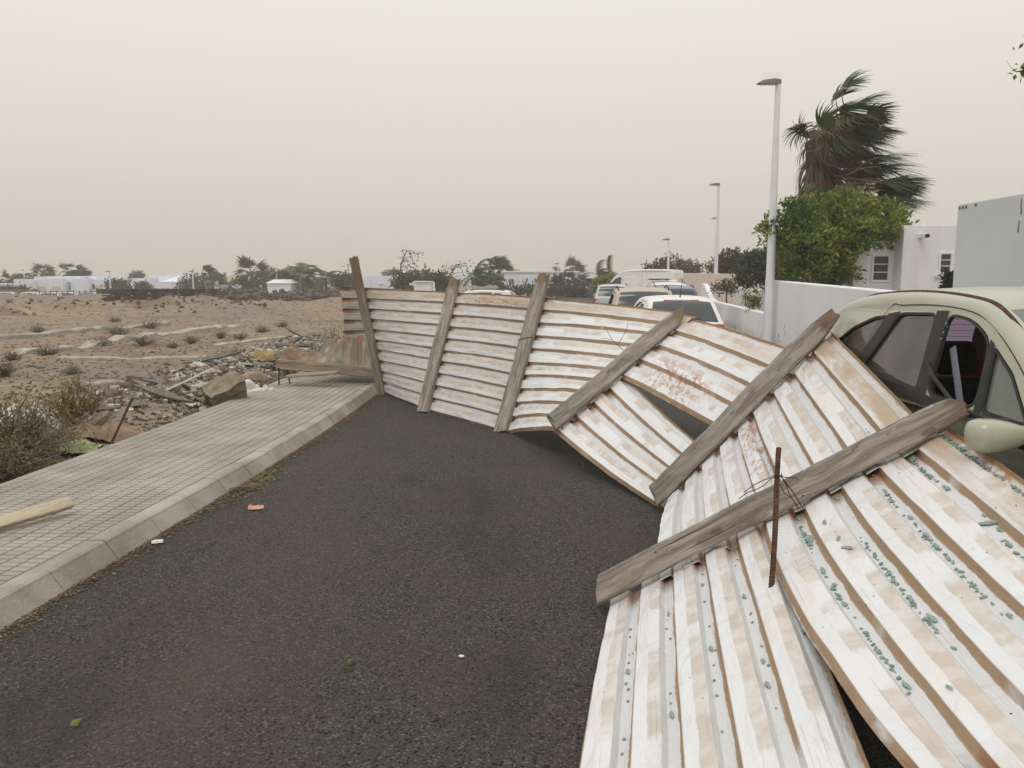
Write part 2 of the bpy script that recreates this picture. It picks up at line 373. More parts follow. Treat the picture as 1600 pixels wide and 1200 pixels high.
def m_paint(name, c, rough=0.3, dust=0.3):
    n = N(name); f = n.ramp(n.noise(3, 5, 0.6), 0.35, 0.75)
    col = n.mix(n.math('MULTIPLY', f, dust), lin(c), lin((170, 152, 132)))
    n.b.inputs['Coat Weight'].default_value = 0.35; n.b.inputs['Coat Roughness'].default_value = 0.15
    return n.fin(col, n.math('ADD', rough, n.math('MULTIPLY', f, 0.2)), 0, 0.5)
def m_glass(name, c, rough=0.06, dust=0.15, alpha=1.0):
    n = N(name); f = n.noise(2.5, 4, 0.6)
    col = n.mix(n.math('MULTIPLY', n.ramp(f, 0.3, 0.7), dust), lin(c), lin((140, 128, 112)))
    if alpha < 1: n.b.inputs['Alpha'].default_value = alpha
    return n.fin(col, n.math('ADD', rough, n.math('MULTIPLY', f, 0.08)), 0, 0.6)
def m_render(name, c, c2, dirt=0.35):
    n = N(name); p = n.pos(); a = n.noise(0.9, 5, 0.6, p); b = n.noise(9, 4, 0.6, p)
    col = n.mix(n.math('MULTIPLY', n.ramp(a, 0.4, 0.72), 0.6), lin(c), lin(c2))
    z = n.xyz(p)[2]
    low = n.math('MULTIPLY', n.ramp(n.math('ADD', z, n.math('MULTIPLY', n.math('SUBTRACT', n.noise(2.6, 5, 0.7, p), 0.5), 0.9)), 0.42, 0.0), dirt)
    col = n.mix(low, col, lin((150, 130, 112)))
    pl = n.math('MULTIPLY', n.ramp(n.math('ADD', z, n.math('MULTIPLY', n.noise(7, 5, 0.75, p), -0.9)), -0.02, -0.1), 0.0)
    col = n.mix(pl, col, lin((140, 132, 122)))
    st = n.noise(1.0, 4, 0.6, n.map((3.0, 3.0, 0.25), vec=p))
    col = n.mix(n.math('MULTIPLY', n.ramp(st, 0.55, 0.75), 0.22), col, lin((170, 160, 148)))
    n.bump(n.math('ADD', b, n.noise(60, 2, 0.5, p)), 0.2, 0.008)
    return n.fin(col, 0.85, 0, 0.2)

M = {}
M['asphalt'] = m_asphalt(); M['ground'] = m_ground()
M['sheetA'] = m_sheet('painted_sheet_dusty_shaded', 1.3, 0.15, tint=(194, 195, 198)); M['sheetB'] = m_sheet('painted_sheet_white', 0.62, 0.1)  # dusty sheet's greyer tint paints in shade of bays facing away from light
M['sheetR'] = m_sheet('painted_sheet_rust_patch', 0.6, 0.3, rustband=(0.75, 1.05, 1.05, 0.75))
M['sheetT'] = m_sheet('painted_sheet_rust_top_shaded', 1.3, 0.2, tint=(194, 195, 198), rustband=(4.35, 0.55, 1.0, 0.85))  # rust and dust over the same greyer tint with shade painted in
M['sheetS'] = m_sheet('painted_sheet_rust_edge', 0.5, 0.2, rustband=(4.6, 0.8, 0.7, 0.9))
M['sheetN'] = m_sheet('painted_sheet_rust_rim', 0.62, 0.2, rustband=(4.85, 0.42, 1.1, 1.6))
M['sheetG'] = m_sheet('grey_sheet', 0.6, 0.25, tint=(176, 172, 170)); M['sheetK'] = m_sheet('tan_sheet_shaded', 0.0, 0.1, tint=(98, 88, 71))  # tan sheet's dark tint holds its dirt plus painted-in shade
M['wood'] = m_wood('weathered_wood', (158, 149, 140), (118, 109, 101), buried=0.91)
M['wood6'] = m_wood('weathered_wood_grey', (162, 152, 142), (120, 110, 101), buried=0.965)
M['wood1'] = m_wood('weathered_wood_stained', (146, 135, 124), (112, 101, 91), buried=0.74)
M['plank'] = m_wood('dusty_plank', (160, 146, 128), (134, 119, 102)); M['pine'] = m_wood('new_pine', (200, 186, 164), (184, 168, 144), scale=0.6)
M['rust'] = simple('rusted_steel', (96, 66, 50), (58, 42, 36), 30, 0.9, 0.5); M['wire'] = simple('old_wire', (66, 52, 44), None, 30, 0.8)
M['paver'] = simple('grey_paver', (172, 163, 153), (146, 136, 126), 1.6, 0.9, 0.25, 0.2, 60, rand=0.07, wpos=True)
n_ = N('grey_paver_dusty'); p_ = n_.pos(); a_ = n_.mix(n_.ramp(n_.noise(1.6, 5, .6, p_), .32, .68), lin((168, 162, 154)), lin((149, 142, 134))); a_ = n_.mix(n_.math('MULTIPLY', n_.ramp(n_.noise(.9, 5, .65, n_.map((1, .5, 1), vec=p_)), .5, .7), .35), a_, lin((162, 150, 134))); a_ = n_.mix(n_.math('MULTIPLY', n_.ramp(n_.noise(6, 4, .7, p_), .62, .75), .4), a_, lin((112, 104, 97)))
g_ = n_.t.nodes.new('ShaderNodeHueSaturation'); n_.put(g_.inputs['Color'], a_); n_.put(g_.inputs['Value'], n_.math('ADD', n_.math('MULTIPLY', n_.rnd(), .12), .94)); n_.bump(n_.noise(70, 3, .6, p_), .3, .01); M['paver'] = n_.fin(g_.outputs[0], .9, 0, .2)
M['joint'] = simple('dark_joint', (84, 74, 66), (66, 58, 52), 12, 0.95, 0.2)
M['kerb'] = simple('kerb_concrete', (172, 165, 156), (142, 134, 124), 1.8, 0.9, 0.4, 0.2, 40, rand=0.06, wpos=True)
M['white'] = m_render('white_render', (226, 227, 230), (217, 217, 219), 0.45); M['pink'] = m_render('pinkish_render', (206, 194, 184), (196, 182, 170), 0.2)
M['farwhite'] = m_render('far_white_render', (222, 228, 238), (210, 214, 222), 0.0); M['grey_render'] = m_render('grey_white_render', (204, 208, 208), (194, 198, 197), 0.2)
M['trim'] = simple('white_trim', (230, 233, 238), (220, 222, 226), 4, 0.6); M['steelwhite'] = simple('white_enamel', (226, 228, 232), (214, 215, 218), 1.2, 0.4)
M['darkpane'] = m_glass('dark_pane', (54, 54, 54), 0.1, 0.1); M['black'] = simple('black_plastic', (30, 29, 29), (42, 40, 38), 9, 0.55)
M['lampgrey'] = simple('lamp_grey', (120, 118, 112), None, 5, 0.5)
M['rock'] = simple('broken_rock', (138, 122, 106), (98, 86, 76), 5, 0.95, 0.6, 0.15, 20, rand=0.18)
M['darkrock'] = simple('dark_lava_rock', (112, 102, 92), (76, 69, 63), 5, 0.95, 0.6, 0.15, 20, island=0.3)
M['concrete'] = simple('broken_concrete', (178, 170, 158), (148, 139, 128), 6, 0.95, 0.5, 0.15, 26, rand=0.15)
M['tanstone'] = simple('tan_stone', (150, 138, 120), (118, 106, 92), 4, 0.95, 0.7, 0.15, 18)
M['plastic'] = simple('dirty_white_plastic', (206, 204, 200), (176, 170, 162), 6, 0.5, 0.3, rand=0.08)
M['greyboard'] = simple('grey_board', (132, 128, 120), (104, 98, 90), 8, 0.9, 0.3, rand=0.15)
M['soil'] = simple('brown_soil', (104, 84, 66), (74, 58, 46), 7, 0.98, 0.8, 0.1, 20)
M['gravel'] = simple('verge_gravel', (124, 114, 104), (78, 70, 64), 30, 0.95, 0.6, 0.15, 60, island=0.3, wpos=True)
M['pebble'] = simple('pebble', (124, 104, 86), (92, 76, 64), 6, 0.95, 0.3, island=0.35, wpos=True)
M['yellow'] = simple('yellow_foam', (172, 150, 104), (146, 126, 86), 8, 0.8); M['sack'] = simple('brown_sack', (156, 134, 112), (124, 104, 86), 10, 0.9, 0.5)
M['rag'] = simple('yellow_green_cloth', (172, 174, 128), (138, 142, 100), 10, 0.9, 0.4); M['paper'] = simple('paper', (222, 218, 212), None, 9, 0.7)
M['orange'] = simple('orange_wrapper', (196, 112, 82), (214, 190, 174), 60, 0.5)
M['twig'] = simple('dry_twig', (126, 115, 102), (98, 88, 78), 9, 0.9, island=0.2); M['bark'] = simple('bark', (104, 90, 76), (76, 64, 54), 6, 0.95, 0.6)
M['dryleaf'] = m_leaf('dry_leaf', (130, 116, 82), (98, 92, 62), 0.4); M['ochre'] = m_leaf('ochre_leaf', (142, 118, 66), (112, 98, 58), 0.35)
M['ficus'] = m_leaf('ficus_leaf', (136, 146, 64), (80, 104, 44), 0.5, 0.35); M['hedge'] = m_leaf('dark_hedge_leaf', (70, 78, 56), (52, 62, 44), 0.35)
M['farleaf'] = m_leaf('far_leaf', (88, 98, 72), (68, 78, 58), 0.3); M['browncrown'] = m_leaf('brownish_leaf', (96, 84, 68), (78, 74, 56), 0.35)
M['mauve'] = m_leaf('mauve_bract', (124, 88, 92), (98, 76, 74), 0.3); M['redpalm'] = m_leaf('reddish_palm', (100, 72, 66), (78, 62, 56), 0.3)
M['palmgreen'] = m_leaf('palm_green', (78, 94, 56), (56, 72, 46), 0.3, 0.2); M['palmbrown'] = m_leaf('palm_dead', (112, 88, 66), (84, 64, 50), 0.35, 0.1)
M['petiole'] = simple('petiole', (128, 110, 80), (98, 84, 60), 7, 0.7); M['litterleaf'] = m_leaf('gutter_leaf', (140, 130, 80), (112, 98, 66), 0.45)
M['greenleaf'] = m_leaf('green_leaf', (118, 132, 58), (96, 112, 50), 0.2)
M['shard'] = simple('green_glass', (132, 158, 146), (102, 130, 117), 25, 0.12, 0.3, 0.7, island=0.15)
M['tyre'] = simple('tyre', (34, 33, 33), None, 12, 0.9); M['rim'] = simple('rim', (150, 150, 150), None, 9, 0.4, metal=0.6)
M['red'] = simple('red_lens', (168, 34, 34), (150, 26, 28), 9, 0.2, spec=0.6); M['lens'] = simple('clear_lens', (210, 212, 214), None, 9, 0.15, spec=0.7)
M['carglass'] = m_glass('car_glass', (52, 62, 64), 0.04, 0.12); M['carglass2'] = m_glass('car_glass_dusty', (48, 46, 44), 0.07, 0.22)
M['carglass3'] = m_glass('car_glass_greenish', (84, 96, 88), 0.06, 0.25)
M['fabric'] = simple('seat_fabric', (52, 52, 56), (40, 40, 44), 40, 0.95, 0.2); M['belt'] = simple('seat_belt', (150, 154, 166), None, 40, 0.8)
n_ = N('purple_film_glass'); tb_ = n_.t.nodes.new('ShaderNodeBsdfTransparent'); tb_.inputs[0].default_value = (.44, .33, .47, 1); ms_ = n_.t.nodes.new('ShaderNodeMixShader'); ms_.inputs[0].default_value = .12; n_.t.links.new(tb_.outputs[0], ms_.inputs[1]); n_.t.links.new(n_.b.outputs[0], ms_.inputs[2]); n_.t.links.new(ms_.outputs[0], n_.out.inputs[0]); n_.b.inputs['Base Color'].default_value = (*lin((120, 70, 130)), 1); n_.b.inputs['Roughness'].default_value = 0.1
M['purple'] = n_.m
M['darkstack'] = simple('dark_rusty_steel', (70, 56, 48), (46, 38, 34), 4, 0.95, 0.4)
M['terracotta'] = simple('tan_roof', (176, 164, 146), (156, 144, 128), 5, 0.9)

# ------------------------------------------------------------------ ground, road, pavements
def interp(tab, y):
    if y <= tab[0][0]: a, b = tab[0], tab[1]
    elif y >= tab[-1][0]: a, b = tab[-2], tab[-1]
    else:
        for i in range(len(tab) - 1):
            if tab[i][0] <= y <= tab[i + 1][0]: a, b = tab[i], tab[i + 1]; break
    t = (y - a[0]) / (b[0] - a[0]); return a[1] + (b[1] - a[1]) * t
KERB = [(-4, -3.05), (1, -2.79), (3, -2.645), (4.36, -2.535), (5.36, -2.455), (6.3, -2.38), (7.23, -2.31), (8.92, -2.215), (10.5, -2.16), (12.3, -2.13), (16, -2.1), (40, -1.2), (80, 4.5), (120, 14)]
xk = lambda y: interp(KERB, y)
WALLX = lambda y: 3.655 + 0.1447 * y

def height(x, y):
    """lot terrain"""
    e = xk(y) - 1.65            # back edge of the left pavement
    d = e - x
    if d < 0:
        return -0.03
    w = min(1.0, d / 2.0)
    h = -0.02 + w * (0.10 * fbm(x * 0.35, y * 0.35) + 0.05 * fbm(x * 1.3, y * 1.3, 3) - 0.06)
    # rubbish bank beside the pavement
    b = math.exp(-((d - 1.1 - 0.03 * max(0, y - 9)) / (0.62 + 0.03 * max(0, y - 9))) ** 2) * min(1, max(0, (y - 7.5) / 2.5)) * min(1, max(0, (26 - y) / 6))
    h += b * (0.36 + 0.14 * fbm(x * 1.5, y * 1.1, 7))
    # cut bank and spoil further out
    bk = math.exp(-((y - (50 + 0.25 * x + 3 * fbm(x * 0.08, 1.7))) / 2.6) ** 2) * min(1, max(0, d / 6))
    h += bk * (0.62 + 0.5 * fbm(x * 0.25, y * 0.3, 2))
    h += math.exp(-((y - 80) / 3.5) ** 2) * min(1, max(0, (-24 - x) / 8)) * (.42 + .25 * fbm(x * .12, y * .2, 6))
    if y > 53: h += 0.12 * min(1, (y - 53) / 8)
    dr = min(1, max(0, (y - 84) / 9)) * min(1, max(0, (-16 - x) / 10))
    h -= 1.25 * dr * dr * (3 - 2 * dr)
    return h
xs = np.concatenate([np.linspace(-700, -110, 12), np.linspace(-100, -32, 60), np.linspace(-31, -10, 100), np.linspace(-9.8, -1.8, 76), np.linspace(-1, 30, 14), np.linspace(60, 700, 8)])
ys = np.concatenate([np.linspace(-60, 2, 10), np.linspace(2.3, 28, 130), np.linspace(28.5, 66, 90), np.linspace(68, 125, 40), np.linspace(150, 700, 10)])
V = []
for y in ys:
    for x in xs: V.append((x, y, height(float(x), float(y))))
nx, ny = len(xs), len(ys)
ii = np.arange(nx * ny).reshape(ny, nx)
Fq = np.stack([ii[:-1, :-1], ii[:-1, 1:], ii[1:, 1:], ii[1:, :-1]], -1).reshape(-1, 4)
struct(obj('ground', V, Fq, M['ground'], smooth=True))

# road sheet (slightly crowned by noise), from the left kerb to the right kerb
V = []; Fs = []; rows = list(np.concatenate([np.linspace(-6, 30, 60), np.linspace(32, 95, 24)])); nc = 14
for y in rows:
    a = xk(y) + 0.09; b = WALLX(y) - 1.35
    for j in range(nc): V.append((a + (b - a) * j / (nc - 1), y, 0.0 + 0.006 * fbm(j * 0.7, y * 0.5)))
for i in range(len(rows) - 1):
    for j in range(nc - 1): k = i * nc + j; Fs.append((k, k + 1, k + nc + 1, k + nc))
struct(obj('road', V, Fs, M['asphalt'], smooth=True))
# far road past the lot, with its pavement
m = MB(); m.box((-130, 96, -1.32), (-27, 108, -1.08)); struct(m.obj('far_road', M['asphalt']))

def strip_box(name, xa, xb, y0, y1, z0, z1, mat, step=1.0, parent=None):
    V = []; Fs = []; k = int((y1 - y0) / step) + 1
    for i in range(k + 1):
        y = y0 + (y1 - y0) * i / k; a, b = xa(y), xb(y)
        V += [(a, y, z0), (a, y, z1), (b, y, z1), (b, y, z0)]
    for i in range(k):
        q = i * 4
        for j in range(3): Fs.append((q + j, q + j + 1, q + j + 5, q + j + 4))
    Fs += [(0, 3, 2, 1), (k * 4, k * 4 + 1, k * 4 + 2, k * 4 + 3)]
    return obj(name, V, Fs, mat, parent)
pav = struct(strip_box('pavement', lambda y: xk(y) - 1.65, lambda y: xk(y) - 0.125, -4, 95, -0.1, 0.111, M['joint'], 0.5))
struct(strip_box('far_pavement', lambda y: WALLX(y) - 1.35, lambda y: WALLX(y) + 0.1, -4, 95, -0.1, 0.12, M['kerb'], 2.0))
# kerb stones
for_k = []
y = 1.2; first = None; ks = []
def kerb_mesh(y0, y1):
    g = 0.004; V = []; prof = [(-0.122, -0.1), (-0.122, 0.118), (-0.115, 0.122), (-0.022, 0.122), (0.0, 0.112), (0.008, 0.096), (0.075, 0.0), (0.09, -0.1)]
    for yy in (y0 + g, y1 - g):
        xx = xk(yy)
        for a, z in prof: V.append((xx + a, yy, z))
    k = len(prof)
    Fs = [(i, i + 1, k + i + 1, k + i) for i in range(k - 1)] + [tuple(range(k))[::-1], tuple(range(k, 2 * k))]
    return V, Fs
kroot = thing('kerb', 'pale concrete kerb of short stones edging the left pavement', 'kerb', (xk(5), 5, 0))
y = 0.6
while y < 16:
    V, Fs = kerb_mesh(y, y + 0.52)
    k = obj('kerb_stone', V, Fs, M['kerb'], kroot, world=True)
    k.rotation_euler = (0, 0, rng.uniform(-0.002, 0.002)); k.location.z = rng.uniform(-0.002, 0.002); y += 0.52
V, Fs = kerb_mesh(16, 90)
# paving tiles: 20 cm tiles each pressed with six pads
def tile_geo():
    m = MB(); wx, wy = 0.217, 0.2; g = 0.0035
    for i in range(2):
        for j in range(3):
            x0, x1 = -wx / 2 + wx * i / 2 + g, -wx / 2 + wx * (i + 1) / 2 - g
            y0, y1 = -wy / 2 + wy * j / 3 + g, -wy / 2 + wy * (j + 1) / 3 - g
            c = 0.0035; z0, z1 = -0.012, 0.0
            m.add([(x0, y0, z0), (x1, y0, z0), (x1, y1, z0), (x0, y1, z0), (x0 + c, y0 + c, z1), (x1 - c, y0 + c, z1), (x1 - c, y1 - c, z1), (x0 + c, y1 - c, z1)],
                  [(4, 5, 6, 7), (0, 1, 5, 4), (1, 2, 6, 5), (2, 3, 7, 6), (3, 0, 4, 7)])
    return m
tg = tile_geo(); tme = mesh_np('paving_tile', tg.V, tg.F, [M['paver']])
spots = []
for r in range(0, 72):
    y = 1.6 + r * 0.2
    for c in range(7):
        x = xk(y) - 0.125 - 0.217 * (c + 0.5); vis = abs(x) < 0.66 * y + 0.1
        spots.append((0 if vis and y < 13.6 else 1, y, x, c))
spots.sort()
rest = MB()
for k, (q, y, x, c) in enumerate(spots):
    z = 0.121 + rng.uniform(-0.0016, 0.0016); a = math.atan((xk(y - 0.1) - xk(y + 0.1)) / 0.2) if y < 16 else 0
    if k < 300:
        o = bpy.data.objects.new('paving_tile', tme); COL.objects.link(o); o.parent = pav; o.location = (x, y, z)
        o.rotation_euler = (rng.uniform(-.004, .004), rng.uniform(-.004, .004), a)
    else:
        Mx = Matrix.Translation((x, y, z)) @ Matrix.Rotation(a, 4, 'Z'); rest.add([Mx @ Vector(v) for v in tg.V], tg.F)
o = rest.obj('paving_tiles', M['paver'], pav); o['kind'] = 'stuff'

# ------------------------------------------------------------------ the blown-down hoarding
def pt(y, u, v): return aty(u, v, y)
PB = [atz(597, 618), atz(660, 645), atz(783, 675), aty(862, 660, 7.33), aty(1020, 775, 5.80), atz(935, 922, 0.11), Vector((0.09, 1.9, 0.03))]
PT = [aty(552, 402, PB[0].y + 0.25), aty(710, 437, 11.58), aty(850, 430, 10.13), aty(1065, 490, 8.63), aty(1303, 493, 6.25), aty(1490, 640, 4.05), Vector((2.06, 1.95, 0.64))]
S0 = Vector((PB[2].x, PB[2].y, 0))
fence = thing('collapsed_fence', 'collapsed white corrugated metal fence twisted across the road onto the green car', 'fence', S0)
def post_pt(i, s): return PB[i] + (PT[i] - PB[i]) * s
WID = [0.155, 0.17, 0.185, 0.158, 0.15, 0.138]; THK = [.06, .06, .065, .065, .065, .065]
FACE = [0, .25, .2, .75, .85, .95]      # how far each post has rolled from lying flat on the sheet to standing on edge
def pface(i):
    n = pnorm(i); d = (PT[i] - PB[i]).normalized(); c = Vector((0, 0, H)) - (PB[i] + PT[i]) / 2; c = (c - d * c.dot(d)).normalized(); return (n * (1 - FACE[i]) + c * FACE[i]).normalized()
def support(i):
    n = pnorm(i); d = (PT[i] - PB[i]).normalized(); f = pface(i); s_ = f.cross(d); return .5 * (WID[i] * .92 * abs(s_.dot(n)) + THK[i] * abs(f.dot(n)))
def pnorm(i):
    a = max(0, i - 1); b = min(6, i + 1)
    al = (post_pt(b, .5) - post_pt(a, .5)); d = PT[i] - PB[i]
    return al.cross(d).normalized()
# per bay and sheet: s at left-bottom, left-top, right-bottom, right-top, material, ribs, bulge
BAYS = [
    (0, (0.02, 0.41, 0.03, 0.48), 'sheetA', 5, 0.02), (0, (0.40, 0.775, 0.465, 0.92), 'sheetA', 5, 0.01),
    (1, (0.03, 0.47, 0.01, 0.44), 'sheetA', 5, 0.03), (1, (0.455, 0.915, 0.43, 0.865), 'sheetT', 5, 0.02),
    (2, (0.01, 0.44, 0.02, 0.52), 'sheetB', 5, 0.03), (2, (0.43, 0.865, 0.50, 1.08), 'sheetB', 5, 0.02),
    (3, (0.00, 0.49, -0.01, 0.27), 'sheetB', 4, -0.05), (3, (0.46, 1.04, 0.375, 0.82), 'sheetR', 4, 0.03),
    (4, (0.03, 0.50, 0.13, 0.53), 'sheetS', 5, 0.03), (4, (0.49, 0.95, 0.52, 0.93), 'sheetB', 4, 0.03),
    (5, (0.00, 0.46, 0.0, 0.46), 'sheetB', 5, 0.02), (5, (0.445, 0.975, 0.51, 1.0), 'sheetN', 5, 0.04),
]
PHASE = [(0.0, 0.032), (0.29, 0.034), (0.58, 0.032), (0.66, 0.002), (0.905, 0.0)]   # rib profile over one pitch
def sheet_fn(k):
    bay, s, mt, ribs, bulge = BAYS[k]; i = bay
    g0 = pnorm(i) * (support(i) if i < 6 else .04); g1 = pnorm(i + 1) * (support(i + 1) if i < 5 else .0)
    A0, A1, B0, B1 = post_pt(i, s[0]) - g0, post_pt(i, s[1]) - g0, post_pt(i + 1, s[2]) - g1, post_pt(i + 1, s[3]) - g1
    L = ((B0 + B1) / 2 - (A0 + A1) / 2).length; vmax = ribs - 0.05; vmin = -0.12
    ov = 0.05 / L
    def f(u, v):
        w = (v - vmin) / (vmax - vmin); t = u / L; t = -ov + t * (1 + 2 * ov)
        p = (A0 * (1 - t) + B0 * t) * (1 - w) + (A1 * (1 - t) + B1 * t) * w
        du = (B0 - A0) * (1 - w) + (B1 - A1) * w; dv = (A1 - A0) * (1 - t) + (B1 - B0) * t
        n = du.cross(dv).normalized()
        b = bulge * math.sin(math.pi * min(1, max(0, t)))
        b += 0.010 * fbm(u * 1.1 + k * 7, v * 0.8, k) + 0.0045 * fbm(u * 4 + k, v * 2.2, k + 3) + 0.006 * max(0, fbm(u * 2.6 + k * 3, v * .9, k + 11)) - 0.010 * max(0, fbm(u * 3.1 + k * 5, v * 1.3, k + 23) - .25)
        edge = 0
        if k == 11: p = p - dv * ((1 - w) * .07 * 4 * max(0, t) * max(0, 1 - t))
        if k == 10 and w > 0.9: edge = -0.06 * (w - 0.9) / 0.1 * min(1, max(0, (t - .35) / .4))
        if k == 11 and w < 0.16:          # the near sheet's lower edge is torn and curls up
            q = (0.16 - w) / 0.16; edge = q * (0.05 * min(1, max(0, (t - .4) / .5)) + 0.012 * math.sin(t * 21))
        return p + n * (b + edge), n
    def prof(v):
        ph = v % 1.0
        for a, b in zip(PHASE, PHASE[1:] + [(1.0, 0.032)]):
            if a[0] <= ph <= b[0]: return a[1] + (b[1] - a[1]) * (ph - a[0]) / (b[0] - a[0])
        return 0.032
    return f, prof, L, ribs, vmin, vmax
ZOFF = {}
def sheet_obj(k):
    f, prof, L, ribs, vmin, vmax = sheet_fn(k); mt = BAYS[k][2]
    vs = [vmin]
    for r in range(ribs + 1):
        for a in (0.0, 0.015, 0.28, 0.30, 0.57, 0.58, 0.66, 0.665, 0.78, 0.90, 0.91):
            if vmin < r + a < vmax: vs.append(r + a)
    vs.append(vmax); nu = 34 if BAYS[k][0] < 3 else 72; V = []; uv = []
    off = -0.036 - (0.012 if k % 2 == 0 else 0.004)
    for j, v in enumerate(vs):
        for q in range(nu + 1):
            u = L * q / nu; p, n = f(u, v)
            jag = 0.0
            V.append(p + n * (prof(v) + off)); uv.append((u, v))
    Fs = [(j * (nu + 1) + q, j * (nu + 1) + q + 1, (j + 1) * (nu + 1) + q + 1, (j + 1) * (nu + 1) + q) for j in range(len(vs) - 1) for q in range(nu)]
    o = obj('corrugated_sheet', V, Fs, M[mt], fence, world=True, uv=uv)
    o['length_m'] = float(L); o['ribs'] = float(vmax); o['topdust'] = (0.0, .75, 0, .8, 0, .7, 0, .5, 0, .95, 0, .8)[k]
    md = o.modifiers.new('thickness', 'SOLIDIFY'); md.thickness = 0.004; md.offset = -1
    return o
for k in range(len(BAYS)): sheet_obj(k)

def board(name, P0, P1, nrm, w, th, mat, parent=None, seed=0, endcut=(0.0, 0.0), taper=0.0, rough_end=0.05, world=True, wob=0.012, lift=None):
    """sawn board from P0 to P1; nrm = direction of its broad face; ends cut slanted and broken"""
    d = (P1 - P0); L = d.length; d.normalize(); sx_ = nrm.cross(d).normalized(); nz = d.cross(sx_).normalized()
    n = 22; V = []; uv = []; ring = [(-.5, -.5), (-.5, .38), (-.42, .5), (0, .5), (.42, .5), (.5, .38), (.5, -.5), (0, -.5)]
    peri = [0, .9, 1.05, 1.5, 1.95, 2.1, 3.0, 3.5]
    for i in range(n + 1):
        t = i / n
        ww = w * (1 - taper * max(0, (t - 0.86) / 0.14) ** 2) * (1 + 0.03 * fbm(t * 4, seed, 1))
        c = P0 + d * (L * t) + sx_ * (wob * fbm(t * 2.2, seed, 5)) + nz * (wob * 0.7 * fbm(t * 2.0, seed, 9))
        for j, (a, b) in enumerate(ring):
            e = 0
            if i == n: e = endcut[1] * a * w + rough_end * fbm(a * 4.1 + seed, b * 3.0, 2)
            if i == 0: e = endcut[0] * a * w + 0.3 * rough_end * fbm(a * 4.1 + seed, b * 3.0, 4)
            q = c + sx_ * (a * ww + 0.005 * fbm(t * 26, j * 3.1 + seed)) + nz * (b * th + 0.003 * fbm(t * 40, j * 1.7 + seed, 3)) + d * e
            V.append(q); uv.append((L * t, a * w + b * th))
    k = len(ring)
    Fs = [(i * k + j, i * k + (j + 1) % k, (i + 1) * k + (j + 1) % k, (i + 1) * k + j) for i in range(n) for j in range(k)]
    Fs += [tuple(range(k))[::-1], tuple(n * k + j for j in range(k))]
    o = obj(name, V, Fs, mat, parent, world=world, uv=uv, loc=None if parent else (P0.x, P0.y, P0.z))
    o['length_m'] = float(L); return o
for i in range(6):
    n = pface(i); th = THK[i]
    d = (PT[i] - PB[i]).normalized()
    board('post', PB[i], PT[i], n, WID[i], th, M['wood1'] if i == 0 else M['wood6'] if i == 5 else M['wood'], fence, seed=i * 3.3 + 1,
          endcut=((0.0, 0.15), (0.05, 0.5), (0, -0.35), (0.35, 0.9), (0.45, 0.2), (0.5, -0.35))[i], taper=(0, .15, .25, .45, .4, .1)[i], rough_end=(0.03, .12, .08, .1, .05, .09)[i])
# nails and tie wires on the posts
m = MB()
for i in range(6):
    n = pface(i); d = (PT[i] - PB[i]).normalized(); s_ = n.cross(d)
    for t in (rng.uniform(.1, .3), rng.uniform(.4, .6), rng.uniform(.7, .85)):
        p = post_pt(i, t) + n * (THK[i] / 2 + .002) + s_ * rng.uniform(-0.05, 0.05)
        m.tube([p - n * 0.01, p + n * 0.004], 0.0045, 6)
o = m.obj('nail_heads', M['rust'], fence, world=True); o['kind'] = 'stuff'
def wire(name, pts, r, parent):
    m = MB(); m.tube(pts, r, 5); return m.obj(name, M['wire'], parent, world=True)
n = pface(2); d = (PT[2] - PB[2]).normalized(); s_ = n.cross(d); c = post_pt(2, 0.56)
wire('tie_wire', [c + s_ * 0.105 - n * .04, c + s_ * 0.10 + n * .036, c + n * .04 + d * .01, c - s_ * .10 + n * .036 + d * .015, c - s_ * .15 + n * .03 - d * .03], 0.004, fence)
n = pnorm(4); d = (PT[4] - PB[4]).normalized(); s_ = n.cross(d); c = post_pt(4, 0.08) - n * .09
wire('bent_nail', [c + s_ * .1 + n * .02, c + s_ * .17 + n * .03 + d * .03, c + s_ * .18 + n * .09 + d * .04, c + s_ * .15 + n * .10 + d * .04], 0.005, fence)
# twig caught on the fence left of the slanted post
m = MB(); c = aty(975, 548, 7.75); m.tube([c, c + Vector((-.12, 0, .11)), c + Vector((-.2, -.02, .25))], [.004, .003, .002], 5)
m.tube([c + Vector((-.06, 0, .06)), c + Vector((.02, -.02, .2)), c + Vector((.03, -.02, .28))], [.003, .003, .0015], 5)
m.tube([c + Vector((-.12, 0, .11)), c + Vector((-.22, -.01, .12))], [.003, .0015], 5)
tag(m.obj('dry_twig', M['twig'], world=True, loc=c), 'thin bare twig caught on the sheet left of the first slanting post', 'twig')
# rusty reinforcing bar tied to the near post with wire
ra, rb = aty(1218, 700, 3.72), aty(1203, 941, 3.3)
bar = thing('rebar_rod', 'rusty ribbed steel rod wired upright to the nearest slanting post', 'rod', rb)
dd = (ra - rb); Lr = dd.length; dd.normalize(); m = MB(); pts = []; rad = []
for i in range(101):
    pts.append(rb + dd * (Lr * i / 100) + Vector((0.004 * math.sin(i * .05), 0, 0))); rad.append(0.0115 + (0.0018 if i % 2 else 0))
rad[0] = 0.010; m.tube(pts, rad, 8); m.obj('rod_shaft', M['rust'], bar, world=True)
c = rb + dd * (Lr * 0.80)
for k in range(5):
    w = [c + Vector((rng.uniform(-.015, .015), -.012, rng.uniform(-.02, .02)))]
    a = Vector((rng.uniform(0.5, 1) * (1 if k < 3 else -1), rng.uniform(0, .4), rng.uniform(-1.0, -.1)))
    for q in range(5): w.append(w[-1] + a * 0.035 + Vector((rng.uniform(-.012, .012), rng.uniform(-.01, .01), rng.uniform(-.015, .01))))
    wire('wire_end', w, 0.0022, bar)
pp = aty(1240, 785, 3.78)
